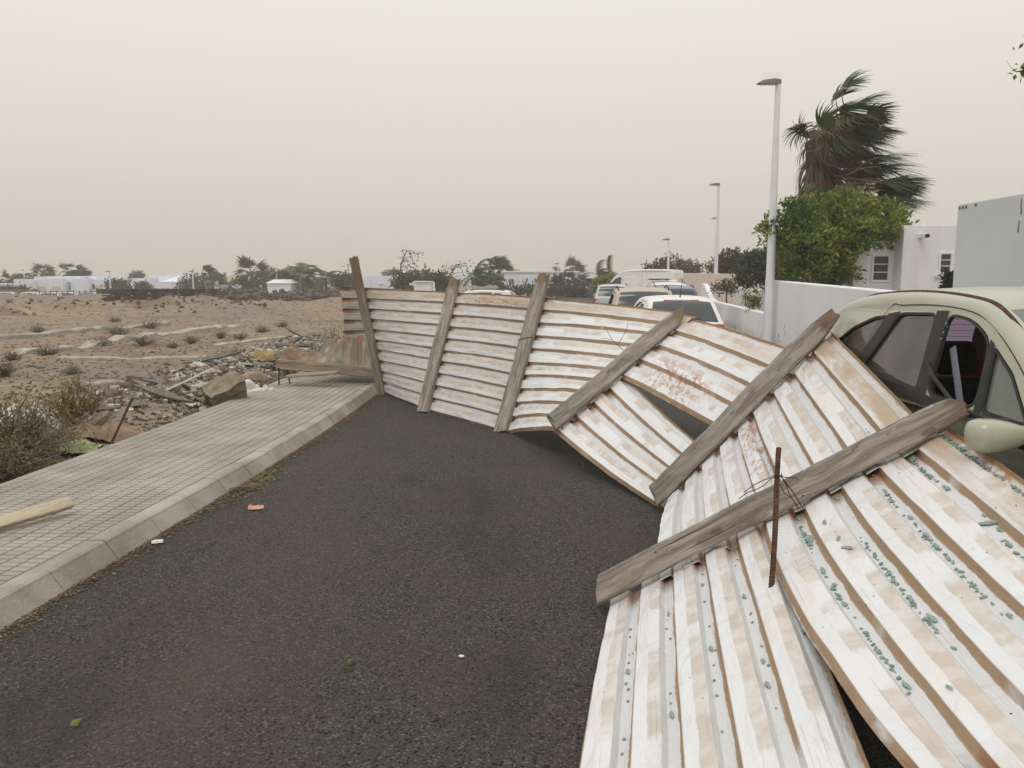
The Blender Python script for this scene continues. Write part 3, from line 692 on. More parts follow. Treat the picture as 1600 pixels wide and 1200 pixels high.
wire('tie_wire', [c + Vector((-.016, .012, 0)), c + Vector((0, -.017, .004)), c + Vector((.017, .006, 0)), aty(1240, 770, 3.8), aty(1258, 800, 3.86)], 0.003, bar)

# broken window glass lying in the valleys of the near sheets
def shard_mesh(sz, seed):
    r = random.Random(seed); k = r.randint(6, 9); V = []
    for z in (0, 0.004):
        for j in range(k):
            q = 2 * math.pi * j / k; rr = sz * r.choice((.5, .7, 1.0, 1.25)); V.append((rr * math.cos(q) * 1.5, rr * math.sin(q) * 0.65, z + r.uniform(-.0008, .0008)))
    return V, [tuple(range(k))[::-1], tuple(range(k, 2 * k))] + [(j, (j + 1) % k, k + (j + 1) % k, k + j) for j in range(k)]
def on_sheet(k, t, v):
    f, prof, L, ribs, _, _ = sheet_fn(k); p, n = f(L * t, v); q, _ = f(L * min(1, t + .05), v)
    off = -0.036 - (0.012 if k % 2 == 0 else 0.004)
    return p + n * (prof(v) + off + 0.001), n, (q - p).normalized()
shards = []
sv = [mesh_np('glass_shard', *shard_mesh(s, 11 + i), [M['shard']]) for i, s in enumerate((0.012, 0.015, 0.019, 0.010, 0.027, 0.014))]
def put_shard(k, t, v, me, roll=None, tilt=0.15):
    p, n, al = on_sheet(k, t, v); Mx = Matrix((al, n.cross(al), n)).transposed().to_4x4()
    Mx = Matrix.Translation(p + n * 0.003) @ Mx @ Matrix.Rotation(rng.uniform(-.6, .6) if roll is None else roll, 4, 'Z') @ Matrix.Rotation(rng.uniform(-tilt, tilt), 4, 'X')
    o = bpy.data.objects.new('glass_shard', me); COL.objects.link(o); o.matrix_world = Mx
    tag(o, 'green shard of broken window glass lying on the near white sheet', 'glass shard', 'green glass shards on the near sheets'); return o
crumb = MB()
def put_crumb(k, t, v, s):
    p, n, al = on_sheet(k, t, v); Mx = Matrix((al, n.cross(al), n)).transposed().to_4x4()
    Mx = Matrix.Translation(p) @ Mx @ Matrix.Rotation(rng.uniform(0, 6), 4, 'Z') @ Matrix.Rotation(rng.uniform(-.5, .5), 4, 'X')
    crumb.bbox((-s, -s * .7, 0), (s, s * .7, s * .9), s * .25, 0, Mx) if s > 0.0075 else crumb.box((-s, -s * .7, 0), (s, s * .7, s * .9), 0, Mx)
for (t, v) in ((.06, .75), (.2, .8), (.36, .72), (.18, 1.25), (.28, 1.3), (.33, 1.35), (.42, .78), (.07, 1.76), (.5, .72), (.55, 1.74), (.3, 2.77), (.62, 1.8), (.38, 2.76), (.25, 3.77), (.4, 3.86), (.68, 2.8), (.04, 2.78), (.05, 3.78), (.12, 4.76), (.46, 3.84), (.22, .78), (.35, .74), (.8, 1.2), (.75, .75)):
    put_shard(11, t, v, sv[rng.randrange(6)], 0 if v % 1 > .66 else None)
for (t, v) in ((.55, 3.77), (.62, 3.74), (.3, 3.75), (.15, 2.74), (.45, 2.76), (.22, 1.77), (.6, 1.77), (.8, 2.74), (.7, .75), (.4, .76), (.35, 4.76), (.5, 4.74)):
    put_shard(10, t, v, sv[rng.choice((0, 3, 5))], 0)
put_shard(11, 0.43, 3.84, sv[4], 1.2, 0.5); put_shard(11, 0.6, 3.82, sv[4], 0.9, 0.5)
SH = [o for o in COL.objects if o.name.startswith('glass_shard')]
MARKS = {}
for nm_, (k_, t_, v_) in {'the foot of the rusty rod': (10, .35, 4.2), 'the nearest post by the rod': (11, .02, .5), 'the middle of the nearest post': (11, .02, 2.2), 'the upper end of the nearest post': (11, .04, 4.3), 'the torn edge of the near sheet': (11, .55, .3), 'the left edge of the near sheets': (10, .4, .5), 'the bottom edge of the picture': (10, .75, 2.5), 'the right edge of the picture': (11, .6, 3.5)}.items(): MARKS[nm_] = on_sheet(k_, t_, v_)[0]
bpy.context.view_layer.update()
def rank_shards():
    by = {}
    for o in SH:
        p = o.matrix_world.translation; k = min(MARKS, key=lambda q: (MARKS[q] - p).length); by.setdefault(k, []).append(((MARKS[k] - p).length, o))
    for k, l in by.items():
        for i, (d, o) in enumerate(sorted(l, key=lambda t: t[0])): o['label'] = 'green glass shard %s to %s' % (['nearest', 'second nearest', 'third nearest', 'fourth nearest', 'fifth nearest', 'sixth nearest', 'seventh nearest', 'eighth nearest', 'ninth nearest', 'tenth nearest', 'eleventh nearest', 'twelfth nearest', 'thirteenth nearest', 'fourteenth nearest', 'fifteenth nearest'][min(i, 14)], k)
rank_shards()
for r in range(5):
    cl = [rng.uniform(0.05, 0.7) for _ in range(3)]
    for q in range(70):
        t = rng.choice(cl) + rng.gauss(0, 0.05)
        if 0.01 < t < 0.95: put_crumb(11, t, r + rng.uniform(.69, .76), rng.uniform(.003, .008))
    for q in range(10): put_crumb(10, rng.uniform(.03, .95), r % 4 + rng.uniform(.7, .85), rng.uniform(.003, .006))
for q in range(90): put_crumb(11, rng.uniform(.01, .35) ** 1.3, 4.62 + rng.uniform(-.02, .06), rng.uniform(.003, .009))
for q in range(30): put_crumb(11, rng.uniform(.1, .6), rng.uniform(0, 5), rng.uniform(.0015, .003))
for q in range(24): put_crumb(9, rng.uniform(.75, .98), rng.randrange(4) + .72, rng.uniform(.002, .004))
for q in range(8): put_crumb(8, rng.uniform(.7, .98), rng.randrange(4) + .75, rng.uniform(.003, .006))
o = crumb.obj('glass_crumbs', M['shard'], world=True); o['kind'] = 'stuff'; o['label'] = 'tiny green glass crumbs scattered over the near sheets'

# ---- the remains of the fence on the pavement, behind the first post
def flat_sheet(name, A0, B0, B1, A1, ribs, mat, parent, jag=0.0, seed=0, rot90=False):
    L = (B0 - A0).length; V = []; uv = []; vs = []
    for r in range(ribs + 1):
        for a in (0.0, 0.28, 0.57, 0.67, 0.87):
            if r + a <= ribs: vs.append(r + a)
    nu = 20; pr = dict(((0.0, .03), (0.28, .032), (0.57, .03), (0.67, 0), (0.87, 0)))
    for v in vs:
        w = v / ribs
        for q in range(nu + 1):
            t = q / nu
            if q == 0: t -= jag * abs(fbm(v * 3, seed)) / L
            p = (A0 * (1 - t) + B0 * t) * (1 - w) + (A1 * (1 - t) + B1 * t) * w
            n = (B0 - A0).cross(A1 - A0).normalized(); V.append(p + n * (pr[round(v % 1, 2)] + .008 * fbm(t * 3, v, seed))); uv.append((L * q / nu, v))
    Fs = [(j * (nu + 1) + q, j * (nu + 1) + q + 1, (j + 1) * (nu + 1) + q + 1, (j + 1) * (nu + 1) + q) for j in range(len(vs) - 1) for q in range(nu)]
    o = obj(name, V, Fs, mat, parent, world=True, uv=uv); o['length_m'] = float(L); o['ribs'] = float(ribs)
    md = o.modifiers.new('thickness', 'SOLIDIFY'); md.thickness = 0.004; md.offset = -1; return o
b0 = Vector((aty(540, 520, 13.6).x, 13.6, 0.12))
t2 = thing('fence_panel', 'grey corrugated panel with rusted left edge still standing behind the first post', 'fence panel', b0)
A1, B1 = aty(533, 448, 13.6), aty(646, 453, 14.2)
A0 = Vector((A1.x + .08, 13.6, 0.14)); B0 = Vector((B1.x, 14.2, 0.14))
flat_sheet('corrugated_sheet', A0, B0, B1, A1, 8, M['sheetG'], t2, jag=0.10, seed=3)
pB = Vector((B1.x - .12, 14.3, 0.1)); board('post', pB, pB + Vector((0.03, 0, 1.5)), Vector((0, -1, 0)), .16, .07, M['wood'], t2, seed=22)
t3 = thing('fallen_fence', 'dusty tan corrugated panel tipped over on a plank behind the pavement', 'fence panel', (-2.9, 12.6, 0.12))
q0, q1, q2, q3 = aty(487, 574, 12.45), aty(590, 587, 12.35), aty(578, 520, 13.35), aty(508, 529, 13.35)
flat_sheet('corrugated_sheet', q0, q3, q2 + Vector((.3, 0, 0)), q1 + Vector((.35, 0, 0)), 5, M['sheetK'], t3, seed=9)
board('post', aty(433, 569, 12.3), aty(640, 586, 12.15), Vector((0.05, -1, .1)), .16, .08, M['plank'], t3, seed=31, rough_end=0.0, wob=.004)
pl = board('plank', aty(450, 587, 12.2), aty(527, 582, 11.95), Vector((0, -.15, 1)), .2, .03, M['plank'], None, seed=35, rough_end=0.02)
tag(pl, 'thin tan plank lying flat on the pavement under the tipped panel', 'plank')
for (u, v0, v1, yy, lab) in ((436, 575, 604, 12.25, 'dark rod standing under the left end of the tipped plank'), (449, 578, 598, 12.4, 'leaning dark rod just right of the upright rod under the plank')):
    m = MB(); a, b = aty(u, v0, yy), aty(u + (0 if u == 436 else 5), v1 + 6, yy); m.tube([b, a], .012, 6)
    tag(m.obj('steel_rod', M['wire'], world=True, loc=b), lab, 'rod')
a, b = atz(163, 699, 0.02), aty(207, 622, 8.35); m = MB(); m.tube([a - Vector((0, 0, .1)), b], .013, 6)
tag(m.obj('steel_rod', M['wire'], world=True, loc=a), 'leaning dark steel rod stuck in the verge beside the brown sack', 'rod')
# loose pine board on the pavement at left
pa, pb = aty(-60, 818, 4.75), aty(111, 800, 5.32)
pa.z = .165; pb.z = 0.205
pl = board('plank', pa, pb, Vector((0.3, -.75, .6)), .08, .045, M['pine'], None, seed=41, rough_end=0.0, wob=.002)
tag(pl, 'pale new pine board lying on the pavement at the left edge', 'plank')

# ------------------------------------------------------------------ vehicles
def catmull(P, k=4):
    out = []
    for i in range(len(P) - 1):
        a, b, c, d = P[max(0, i - 1)], P[i], P[i + 1], P[min(len(P) - 1, i + 2)]
        for j in range(k):
            t = j / k
            q = [0.5 * (2 * b[m] + (c[m] - a[m]) * t + (2 * a[m] - 5 * b[m] + 4 * c[m] - d[m]) * t * t + (3 * b[m] - a[m] - 3 * c[m] + d[m]) * t ** 3) for m in (0, 1)]
            out.append((q[0], q[1], b[2]))
    out.append(P[-1]); return out
def clip(poly, zc, up):
    out = []
    for i in range(len(poly)):
        a, b = poly[i], poly[(i + 1) % len(poly)]; ia = (a[1] >= zc) == up or a[1] == zc; ib = (b[1] >= zc) == up or b[1] == zc
        if ia: out.append(a)
        if ia != ib:
            t = (zc - a[1]) / (b[1] - a[1]); out.append((a[0] + (b[0] - a[0]) * t, zc))
    return out
def dens(poly, st=0.12, closed=True):
    out = []
    for i in range(len(poly) if closed else len(poly) - 1):
        a, b = poly[i], poly[(i + 1) % len(poly)]; d = math.hypot(b[0] - a[0], b[1] - a[1]); k = max(1, int(d / st))
        for j in range(k): out.append((a[0] + (b[0] - a[0]) * j / k, a[1] + (b[1] - a[1]) * j / k))
    if not closed: out.append(poly[-1])
    return out
def inset(poly, r):
    k = len(poly); cx = sum(p[0] for p in poly) / k; cy = sum(p[1] for p in poly) / k; out = []
    for i in range(k):
        a, b, c = poly[i - 1], poly[i], poly[(i + 1) % k]
        t = Vector((c[0] - a[0], c[1] - a[1])); n = Vector((t.y, -t.x)).normalized() if t.length > 1e-9 else Vector((0, 0))
        if n.dot(Vector((cx - b[0], cy - b[1]))) < 0: n = -n
        out.append((b[0] + n.x * r, b[1] + n.y * r))
    return out
def rounded(poly, r=0.05, k=4):
    out = []
    for i in range(len(poly)):
        a, b, c = [Vector(poly[j % len(poly)]) for j in (i - 1, i, i + 1)]
        d1 = (a - b); d2 = (c - b); q = min(r, d1.length * .45, d2.length * .45); p1 = b + d1.normalized() * q; p2 = b + d2.normalized() * q
        for j in range(k + 1):
            t = j / k; p = p1 * (1 - t) ** 2 + b * 2 * t * (1 - t) + p2 * t * t; out.append((p.x, p.y))
    return out

def make_car(name, label, cat, loc, heading, prof, Wd, zb, tumble, paint, windows, axles, wr=0.31, group=None, glass='carglass', opts=None):
    """local frame: x right, y from the rear bumper (0) to the front (L), z up, origin on the ground under the middle"""
    opts = opts or {}
    root = thing(name, label, cat, loc, heading, group)
    L = max(p[0] for p in prof); r = opts.get('r', 0.07); Y0 = L / 2
    P = catmull(prof, 5)
    def hw(y, z):
        e = abs(2 * y / L - 1)
        w = Wd / 2 * (1 - 0.13 * e ** 4) - 0.03 * max(0, (0.5 - z)) - 0.02 * max(0.0, z - 0.7)
        if z > zb: w -= (z - zb) * tumble
        return w
    Pin = []; Nn = []
    for i in range(len(P)):
        a, b = P[max(0, i - 1)], P[min(len(P) - 1, i + 1)]; t = Vector((b[0] - a[0], b[1] - a[1])).normalized(); n = Vector((-t.y, t.x))
        Nn.append(n); Pin.append((P[i][0] - n.x * r, P[i][1] - n.y * r))
    # sheet running over the car: bumper, tailgate, roof, screen, bonnet
    SS = [-1, -.94, -.6, -.2, .2, .6, .94, 1]; ARC = 4
    rowsV = []; V = []
    for i in range(len(P)):
        y, z = Pin[i]; w = hw(y, z); n = Nn[i]; row = []
        for s in range(ARC):
            a = math.pi / 2 * (1 - s / ARC); row.append((-(w - r) - r * math.sin(a), y + n.x * r * math.cos(a), z + n.y * r * math.cos(a)))
        for s in SS:
            cr_ = 0.035 * (1 - s * s) * (1 if z > zb - .1 else .6); row.append((s * (w - r), y + n.x * (r + cr_), z + n.y * (r + cr_)))
        for s in range(ARC):
            a = math.pi / 2 * (s + 1) / ARC; row.append(((w - r) + r * math.sin(a), y + n.x * r * math.cos(a), z + n.y * r * math.cos(a)))
        rowsV.append(len(V)); V += [(x, yy - Y0, zz) for x, yy, zz in row]
    k = ARC * 2 + len(SS); body = MB(); panes = {}
    body.V = V
    for i in range(len(P) - 1):
        for j in range(k - 1):
            f = (rowsV[i] + j, rowsV[i] + j + 1, rowsV[i + 1] + j + 1, rowsV[i + 1] + j); tg_ = P[i][2]
            if tg_ in ('rear_window', 'windscreen') and ARC < j < ARC + len(SS) - 2: panes.setdefault(tg_, []).append(f)
            else: body.F.append(f); body.mi.append({'k': 1}.get(tg_, 0))
    # flanks with openings
    out = [(p[0], p[1]) for p in Pin]; zs = 0.24
    bot = [(out[-1][0] - .02, zs)]
    for ax in sorted(axles, reverse=True):
        for q in range(0, 11):
            a = math.pi * q / 10; bot.append((ax + (wr + .05) * math.cos(a), max(zs, wr - .02 + (wr + .05) * math.sin(a))))
    bot.append((out[0][0] + .02, zs))
    full = dens(out + bot, 0.1); holes = [rounded(w['poly'], w.get('r', .04)) for w in windows]
    for side in (-1, 1):
        for up in (False, True):
            o_ = dens(clip(full, zb, up), 0.1); loops = [o_]
            if up: loops += [dens(h_, .08) for h_ in holes]
            tri = tessellate_polygon([[Vector((p[0], p[1], 0)) for p in l] for l in loops]); flat = [p for l in loops for p in l]
            body.add([(side * hw(p[0], p[1]), p[0] - Y0, p[1]) for p in flat], [t if side > 0 else t[::-1] for t in tri])
    mats = [paint, M['black']]
    bo = body.obj('body', mats, root, smooth=True)
    try: bo.data.set_sharp_from_angle(angle=R(40))
    except Exception: pass
    def side_pt(side, y, z, off=0.0): return (side * (hw(y, z) + off), y - Y0, z)
    bo['hw'] = 0
    for tg_, fl in panes.items():
        b = MB(); b.V = V; b.F = fl; used = sorted({q for f in fl for q in f}); mp = {q: n for n, q in enumerate(used)}
        obj(tg_, [V[q] for q in used], [tuple(mp[q] for q in f) for f in fl], M[opts.get(tg_, glass)], root, smooth=True)
    # side glass, each pane with its rubber
    for side in (-1, 1):
        for w, h_ in zip(windows, holes):
            h_ = dens(h_, .08); hin = inset(h_, 0.016); n = len(h_)
            Vf = [side_pt(side, p[0], p[1], .005) for p in h_] + [side_pt(side, p[0], p[1], .003) for p in hin] + [side_pt(side, p[0], p[1], -.02) for p in hin]
            Ff = [(i, (i + 1) % n, n + (i + 1) % n, n + i) for i in range(n)] + [(n + i, n + (i + 1) % n, 2 * n + (i + 1) % n, 2 * n + i) for i in range(n)]
            fo = obj('window_frame', Vf, Ff, M['black'], root)
            if w.get('open') == side: continue
            tri = tessellate_polygon([[Vector((p[0], p[1], 0)) for p in hin]])
            obj('side_window', [side_pt(side, p[0], p[1], -.012) for p in hin], [tuple(t) for t in tri], M[w.get('mat2', w.get('mat', glass)) if side < 0 else w.get('mat', glass)], fo)
        for path, wd, nm in opts.get('lines', []):
            b = MB(); pp_ = dens([(q[0], q[1]) for q in path], .06, False); pr = []
            for i, p in enumerate(pp_):
                a, c = pp_[max(0, i - 1)], pp_[min(len(pp_) - 1, i + 1)]; t = Vector((c[0] - a[0], c[1] - a[1])).normalized(); q = Vector((-t.y, t.x)) * wd / 2
                pr.append((side_pt(side, p[0] + q.x, p[1] + q.y, .004), side_pt(side, p[0] - q.x, p[1] - q.y, .004)))
            for a, c in zip(pr, pr[1:]): b.quad(a[0], a[1], c[1], c[0])
            b.obj(nm, M['black'], root)
        for poly, nm, mt in opts.get('patches', []):
            pl_ = dens(rounded(poly, .04), .08); tri = tessellate_polygon([[Vector((p[0], p[1], 0)) for p in pl_]]); n = len(pl_)
            obj(nm, [side_pt(side, p[0], p[1], .018) for p in inset(pl_, .008)] + [side_pt(side, p[0], p[1], -.01) for p in pl_], [tuple(t) for t in tri] + [(i, (i + 1) % n, n + (i + 1) % n, n + i) for i in range(n)], M[mt], root)
        if opts.get('rail'):
            y0, y1, zr = opts['rail']; b = MB(); pts = []
            for i in range(41):
                t = i / 40; y = y0 + (y1 - y0) * t
                zz = max((q[1] for q in P if abs(q[0] - y) < .25), default=zr); zt = interp(sorted([(q[0], q[1]) for q in P if q[1] > zb + .2]), y)
                lift = opts.get('rail_lift', .05) * min(1, t * 8, (1 - t) * 8)
                pts.append((side * (hw(y, zt) - r * .75), y - Y0, zt - .022 + lift))
            b.tube(pts, .018 if opts.get('rail_lift', .05) > .02 else .022, 6); b.obj('roof_rail', M[opts.get('rail_mat', 'black')], root)
        for ax in axles:
            b = MB(); Mx = Matrix.Translation((side * (Wd / 2 - .13), ax - Y0, wr)) @ Matrix.Rotation(R(90) * side, 4, 'Y')
            b.lathe([(wr - .09, -.1), (wr - .01, -.09), (wr, -.06), (wr, .06), (wr - .01, .09), (wr - .1, .1)], 20, 0, Mx); w_ = b.obj('wheel', M['tyre'], root, smooth=False)
            b = MB(); b.lathe([(wr - .1, .085), (wr - .12, .1), (wr - .15, .07), (.05, .09), (.03, .1)], 14, 0, Mx); b.obj('rim', M['rim'], w_)
    # dark inside so the shell is not hollow
    b = MB(); b.box((-Wd / 2 + .2, -L / 2 + .2, .2), (Wd / 2 - .2, L / 2 - .25, .42)); b.obj('floor_pan', M['black'], root)
    return root, side_pt, hw, Y0

def lamp_patch(root, name, side, c, size, mat):
    b = MB(); b.bbox((c[0] - size[0] / 2, c[1] - size[1] / 2, c[2] - size[2] / 2), (c[0] + size[0] / 2, c[1] + size[1] / 2, c[2] + size[2] / 2), .03); return b.obj(name, M[mat], root)

MPV = [(.10, .26, 'k'), (.02, .45, 'k'), (0, .62, 'p'), (.06, .95, 'p'), (.12, 1.12, 'rear_window'), (.28, 1.36, 'rear_window'), (.52, 1.53, 'p'), (.95, 1.605, 'p'), (1.6, 1.635, 'p'), (2.2, 1.61, 'p'), (2.55, 1.545, 'windscreen'),
       (3.0, 1.33, 'windscreen'), (3.48, 1.02, 'p'), (3.85, .92, 'p'), (4.1, .78, 'p'), (4.24, .60, 'k'), (4.28, .45, 'k'), (4.2, .26, 'k')]
P_GREEN = m_paint('pale_green_paint', (164, 167, 147), 0.25, 0.28)
gw = [dict(poly=[(.68, 1.235), (1.22, 1.13), (1.40, 1.475), (1.22, 1.46), (.92, 1.37)], mat='carglass2', mat2='purple'), dict(poly=[(1.34, 1.115), (2.15, 1.05), (2.00, 1.515), (1.55, 1.50)], mat='carglass2', mat2='purple', r=.06),
      dict(poly=[(2.26, 1.045), (2.77, 1.035), (2.645, 1.395), (2.40, 1.495), (2.12, 1.52)], open=1, mat='carglass3', mat2='purple', r=.1), dict(poly=[(2.82, 1.03), (3.22, 1.02), (2.93, 1.25), (2.69, 1.37)], mat='carglass3')]
seam = [(1.2, .3), (1.22, .8), (1.20, 1.02), (1.35, 1.5), (1.55, 1.545), (2.05, 1.555), (2.45, 1.515), (2.75, 1.40), (3.1, 1.2), (3.36, 1.0), (3.40, .8), (3.3, .35)]
green, spt, ghw, gY0 = make_car('parked_car', 'pale green car at the right with a broken front window', 'car', (3.25, 6.87 - 2.14, 0), math.pi, MPV, 1.75, 0.98, 0.36, P_GREEN, gw, (.72, 3.42),
    glass='carglass3', opts=dict(lines=[(catmull([(a, b, 0) for a, b in seam], 4), .007, 'door_seam'), ([(2.2, .3), (2.22, 1.03)], .007, 'door_seam')], rail=(.62, 2.75, 1.6), rail_lift=.012, rail_mat='rust', rear_window='purple', windscreen='carglass3', r=.08))
# blacked window surround: pillars between the panes  (local -x side and +x side)
for side in (-1, 1):
    for pl_ in ([(1.21, 1.115), (1.345, 1.11), (1.555, 1.507), (1.395, 1.483)], [(2.145, 1.04), (2.265, 1.04), (2.125, 1.53), (1.995, 1.525)], [(2.765, 1.03), (2.825, 1.03), (2.695, 1.372), (2.64, 1.4)],
                [(.62, 1.23), (1.25, 1.10), (3.3, .995), (3.3, .955), (1.2, 1.05)]):
        q = dens(pl_, .05); tri = tessellate_polygon([[Vector((p[0], p[1], 0)) for p in q]])
        obj('pillar_trim', [spt(side, p[0], p[1], .0065) for p in q], [tuple(t) for t in tri], M['black'], green)
# in world the car is turned round, so its local right side (+x) faces the road; open window on that side
# interior
def seat(x, y, parent):
    b = MB(); Mx = Matrix.Translation((x, y, .44)); b.bbox((-.25, -.28, -.12), (.25, .28, .1), .07, 0, Mx); s = b.obj('seat', M['fabric'], parent)
    b = MB(); Mx = Matrix.Translation((x, y - .28, .52)) @ Matrix.Rotation(R(14), 4, 'X'); b.bbox((-.24, -.08, -.05), (.24, .08, .56), .07, 0, Mx); b.obj('seat_back', M['fabric'], s)
    b = MB(); b.bbox((-.13, -.05, .60), (.13, .06, .82), .05, 0, Mx); b.tube([Mx @ Vector((-.05, 0, .5)), Mx @ Vector((-.05, 0, .68))], .008); b.obj('headrest', M['fabric'], s)
for x in (-.38, .38): seat(x, 2.15 - gY0, green)
b = MB(); b.bbox((-.68, .75 - gY0, .35), (.68, 1.3 - gY0, .62), .06); b.bbox((-.68, .72 - gY0, .55), (.68, .86 - gY0, .98), .05); b.obj('rear_seat', M['fabric'], green)
b = MB(); b.bbox((-.7, 2.95 - gY0, .7), (.7, 3.4 - gY0, .98), .08); b.obj('dashboard', M['black'], green)
b = MB(); b.tube([(.38 + .17 * math.cos(q), 2.82 - gY0 + .05 * math.sin(q), .92 + .17 * math.sin(q)) for q in [i * math.pi / 10 for i in range(21)]], .014); b.obj('steering_wheel', M['black'], green)
for side in (-1, 1):
    b = MB(); a = Vector(spt(side, 2.2, 1.32, -.07)); c = Vector(spt(side, 2.55, .62, -.16)); e = Vector((0, .03, .012)); b.quad(a - e, a + e, c + e, c - e); o = b.obj('seat_belt', M['belt'], green)
    md = o.modifiers.new('thickness', 'SOLIDIFY'); md.thickness = .003
    # door mirror
    b = MB(); cx = ghw(3.2, 1.0); V = []; k = 14; cs = [(-.02, .05, .05), (.05, .06, .055), (.10, .10, .075), (.17, .125, .09), (.235, .13, .092), (.27, .11, .08), (.29, .06, .045)]
    n_r = []
    for (dx, ry, rz_) in cs:
        for j in range(k):
            q = 2 * math.pi * j / k; c_, s_ = math.cos(q), math.sin(q); pw = 0.7
            V.append((side * (cx + dx), 3.22 - gY0 + ry * .62 * math.copysign(abs(c_) ** pw, c_) + .02, 0.995 + .85 * rz_ * math.copysign(abs(s_) ** pw, s_)))
    b.add(V, [(i * k + j, i * k + (j + 1) % k, (i + 1) * k + (j + 1) % k, (i + 1) * k + j) for i in range(len(cs) - 1) for j in range(k)] + [tuple((len(cs) - 1) * k + j for j in range(k)), tuple(range(k))])
    mo = b.obj('mirror', P_GREEN, green, smooth=True)
    b = MB(); b.bbox((side * (cx + .15) - .10, 3.22 - gY0 - .070, .945), (side * (cx + .15) + .10, 3.22 - gY0 - .062, 1.06), .003); b.obj('mirror_glass', M['carglass'], mo)
    b = MB(); b.bbox((side * (cx + .0) - .045, 3.17 - gY0, .925), (side * cx + .045, 3.30 - gY0, .99), .02); b.obj('mirror_foot', M['black'], mo)
    b = MB(); a = spt(side, 2.5, .84, .012); b.bbox((a[0] - .02, a[1] - .09, a[2] - .02), (a[0] + .02, a[1] + .09, a[2] + .02), .012); b.obj('door_handle', M['black'], green)
    lamp_patch(green, 'headlight', side, (side * .62, 4.06 - gY0, .68), (.3, .3, .18), 'lens'); lamp_patch(green, 'tail_light', side, (side * .66, .07 - gY0, .86), (.16, .12, .36), 'red')
    b = MB(); pts = [spt(side, y, z, .006) for y, z in ((1.2, .62), (2.2, .60), (3.2, .62))]; b.tube(pts, .022, 6); b.obj('side_trim', M['black'], green)
# loosened window seal and glass still in the open window's edge, on the road side
b = MB(); S = 1
b.tube([spt(S, 2.16, 1.23, .02), spt(S, 2.35, 1.16, .05), spt(S, 2.6, 1.07, .05), spt(S, 2.78, 1.01, .02)], [.006, .012, .013, .009], 6); b.obj('window_seal', M['black'], green)
b = MB()
for i in range(70):
    t = rng.random() ** 1.4; y = 2.255 - .125 * t + rng.uniform(-.008, .01); z = 1.05 + .46 * t; s = rng.uniform(.002, .0055); p = Vector(spt(S, y, z, rng.uniform(-.01, .004)))
    b.box((-s, -s, -s), (s, s, s), 0, Matrix.Translation(p) @ Matrix.Rotation(rng.uniform(0, 3), 4, 'X'))
o = b.obj('glass_remains', M['shard'], green); o['kind'] = 'stuff'
b = MB()
for i in range(7):
    z = 1.15 + i * .05; y = .12 + (z - 1.12) * .9; b.tube([(-.55, y - gY0 - .0, z), (.55, y - gY0, z)], .0015, 4)
o = b.obj('heater_wires', M['wire'], green); o['kind'] = 'stuff'

HATCH = [(.12, .25, 'p'), (.02, .40, 'p'), (0, .60, 'p'), (.06, .90, 'p'), (.12, .98, 'rear_window'), (.30, 1.20, 'rear_window'), (.50, 1.38, 'p'), (.95, 1.455, 'p'), (1.5, 1.475, 'p'), (2.1, 1.43, 'p'), (2.35, 1.36, 'windscreen'), (2.8, 1.08, 'windscreen'),
         (3.0, .96, 'p'), (3.5, .86, 'p'), (3.75, .74, 'p'), (3.85, .55, 'p'), (3.85, .4, 'k'), (3.78, .25, 'k')]
hwins = [dict(poly=[(.6, 1.05), (1.25, .98), (1.2, 1.33), (.9, 1.32)]), dict(poly=[(1.33, .98), (2.5, .95), (2.1, 1.28), (1.75, 1.35), (1.3, 1.36)])]
hl = [([(1.28, .3), (1.28, .95)], .01, 'door_seam'), ([(2.6, .3), (2.66, .95)], .01, 'door_seam')]
P_WHITE = m_paint('dusty_white_paint', (226, 226, 224), .3, .2); P_BEIGE = m_paint('beige_paint', (178, 164, 144), .35, .25); P_BLUE = m_paint('blue_paint', (76, 100, 140), .3, .2); P_SILV = m_paint('silver_paint', (186, 188, 192), .3, .2)
def on_ground(y, u): return Vector((aty(u, 500, y).x, y, 0))
HATCH = [(a, z * .945, t) for a, z, t in HATCH]; hwins = [dict(poly=[(a, z * .945) for a, z in q['poly']]) for q in hwins]
car1, sp1, hw1, y1 = make_car('parked_car', 'white hatchback with a red tail light seen just over the fallen fence', 'car', (3.38, 15.2 + 1.92, -.0), R(-3), HATCH, 1.70, .88, .42, P_WHITE, hwins, (.68, 3.12), .3,
    opts=dict(lines=hl, patches=[]))
for side in (-1, 1):
    b = MB(); b.bbox((side * .66 - .12, -1.94 + .02, .66), (side * .66 + .10, -1.94 + .3, .90), .06); b.obj('tail_light', M['red'], car1)
    b = MB(); b.bbox((side * .86 - .1, .72, .98), (side * .86 + .1, .86, 1.12), .04); b.obj('mirror', P_WHITE, car1)
b = MB(); b.bbox((-.34, -1.93 + .50, 1.318), (.34, -1.93 + .60, 1.346), .012); b.obj('brake_light', M['red'], car1)
b = MB(); b.tube([(.0, -1.25, 1.40), (.0, -1.3, 1.48), (0, -1.5, 1.74)], [.016, .007, .003], 6); b.obj('antenna', M['black'], car1)
b = MB(); b.tube([(-.1, -1.86, .98), (.3, -1.85, 1.0)], .01, 5); b.obj('rear_wiper', M['black'], car1)
ESTATE = [(.12, .28, 'k'), (.02, .45, 'p'), (0, .66, 'p'), (.05, .95, 'p'), (.10, 1.03, 'rear_window'), (.22, 1.28, 'rear_window'), (.36, 1.50, 'p'), (.8, 1.575, 'p'), (1.6, 1.60, 'p'), (2.2, 1.57, 'p'), (2.5, 1.50, 'windscreen'), (3.0, 1.20, 'windscreen'),
          (3.3, 1.04, 'p'), (3.9, .94, 'p'), (4.25, .78, 'p'), (4.36, .55, 'p'), (4.36, .4, 'k'), (4.28, .25, 'k')]
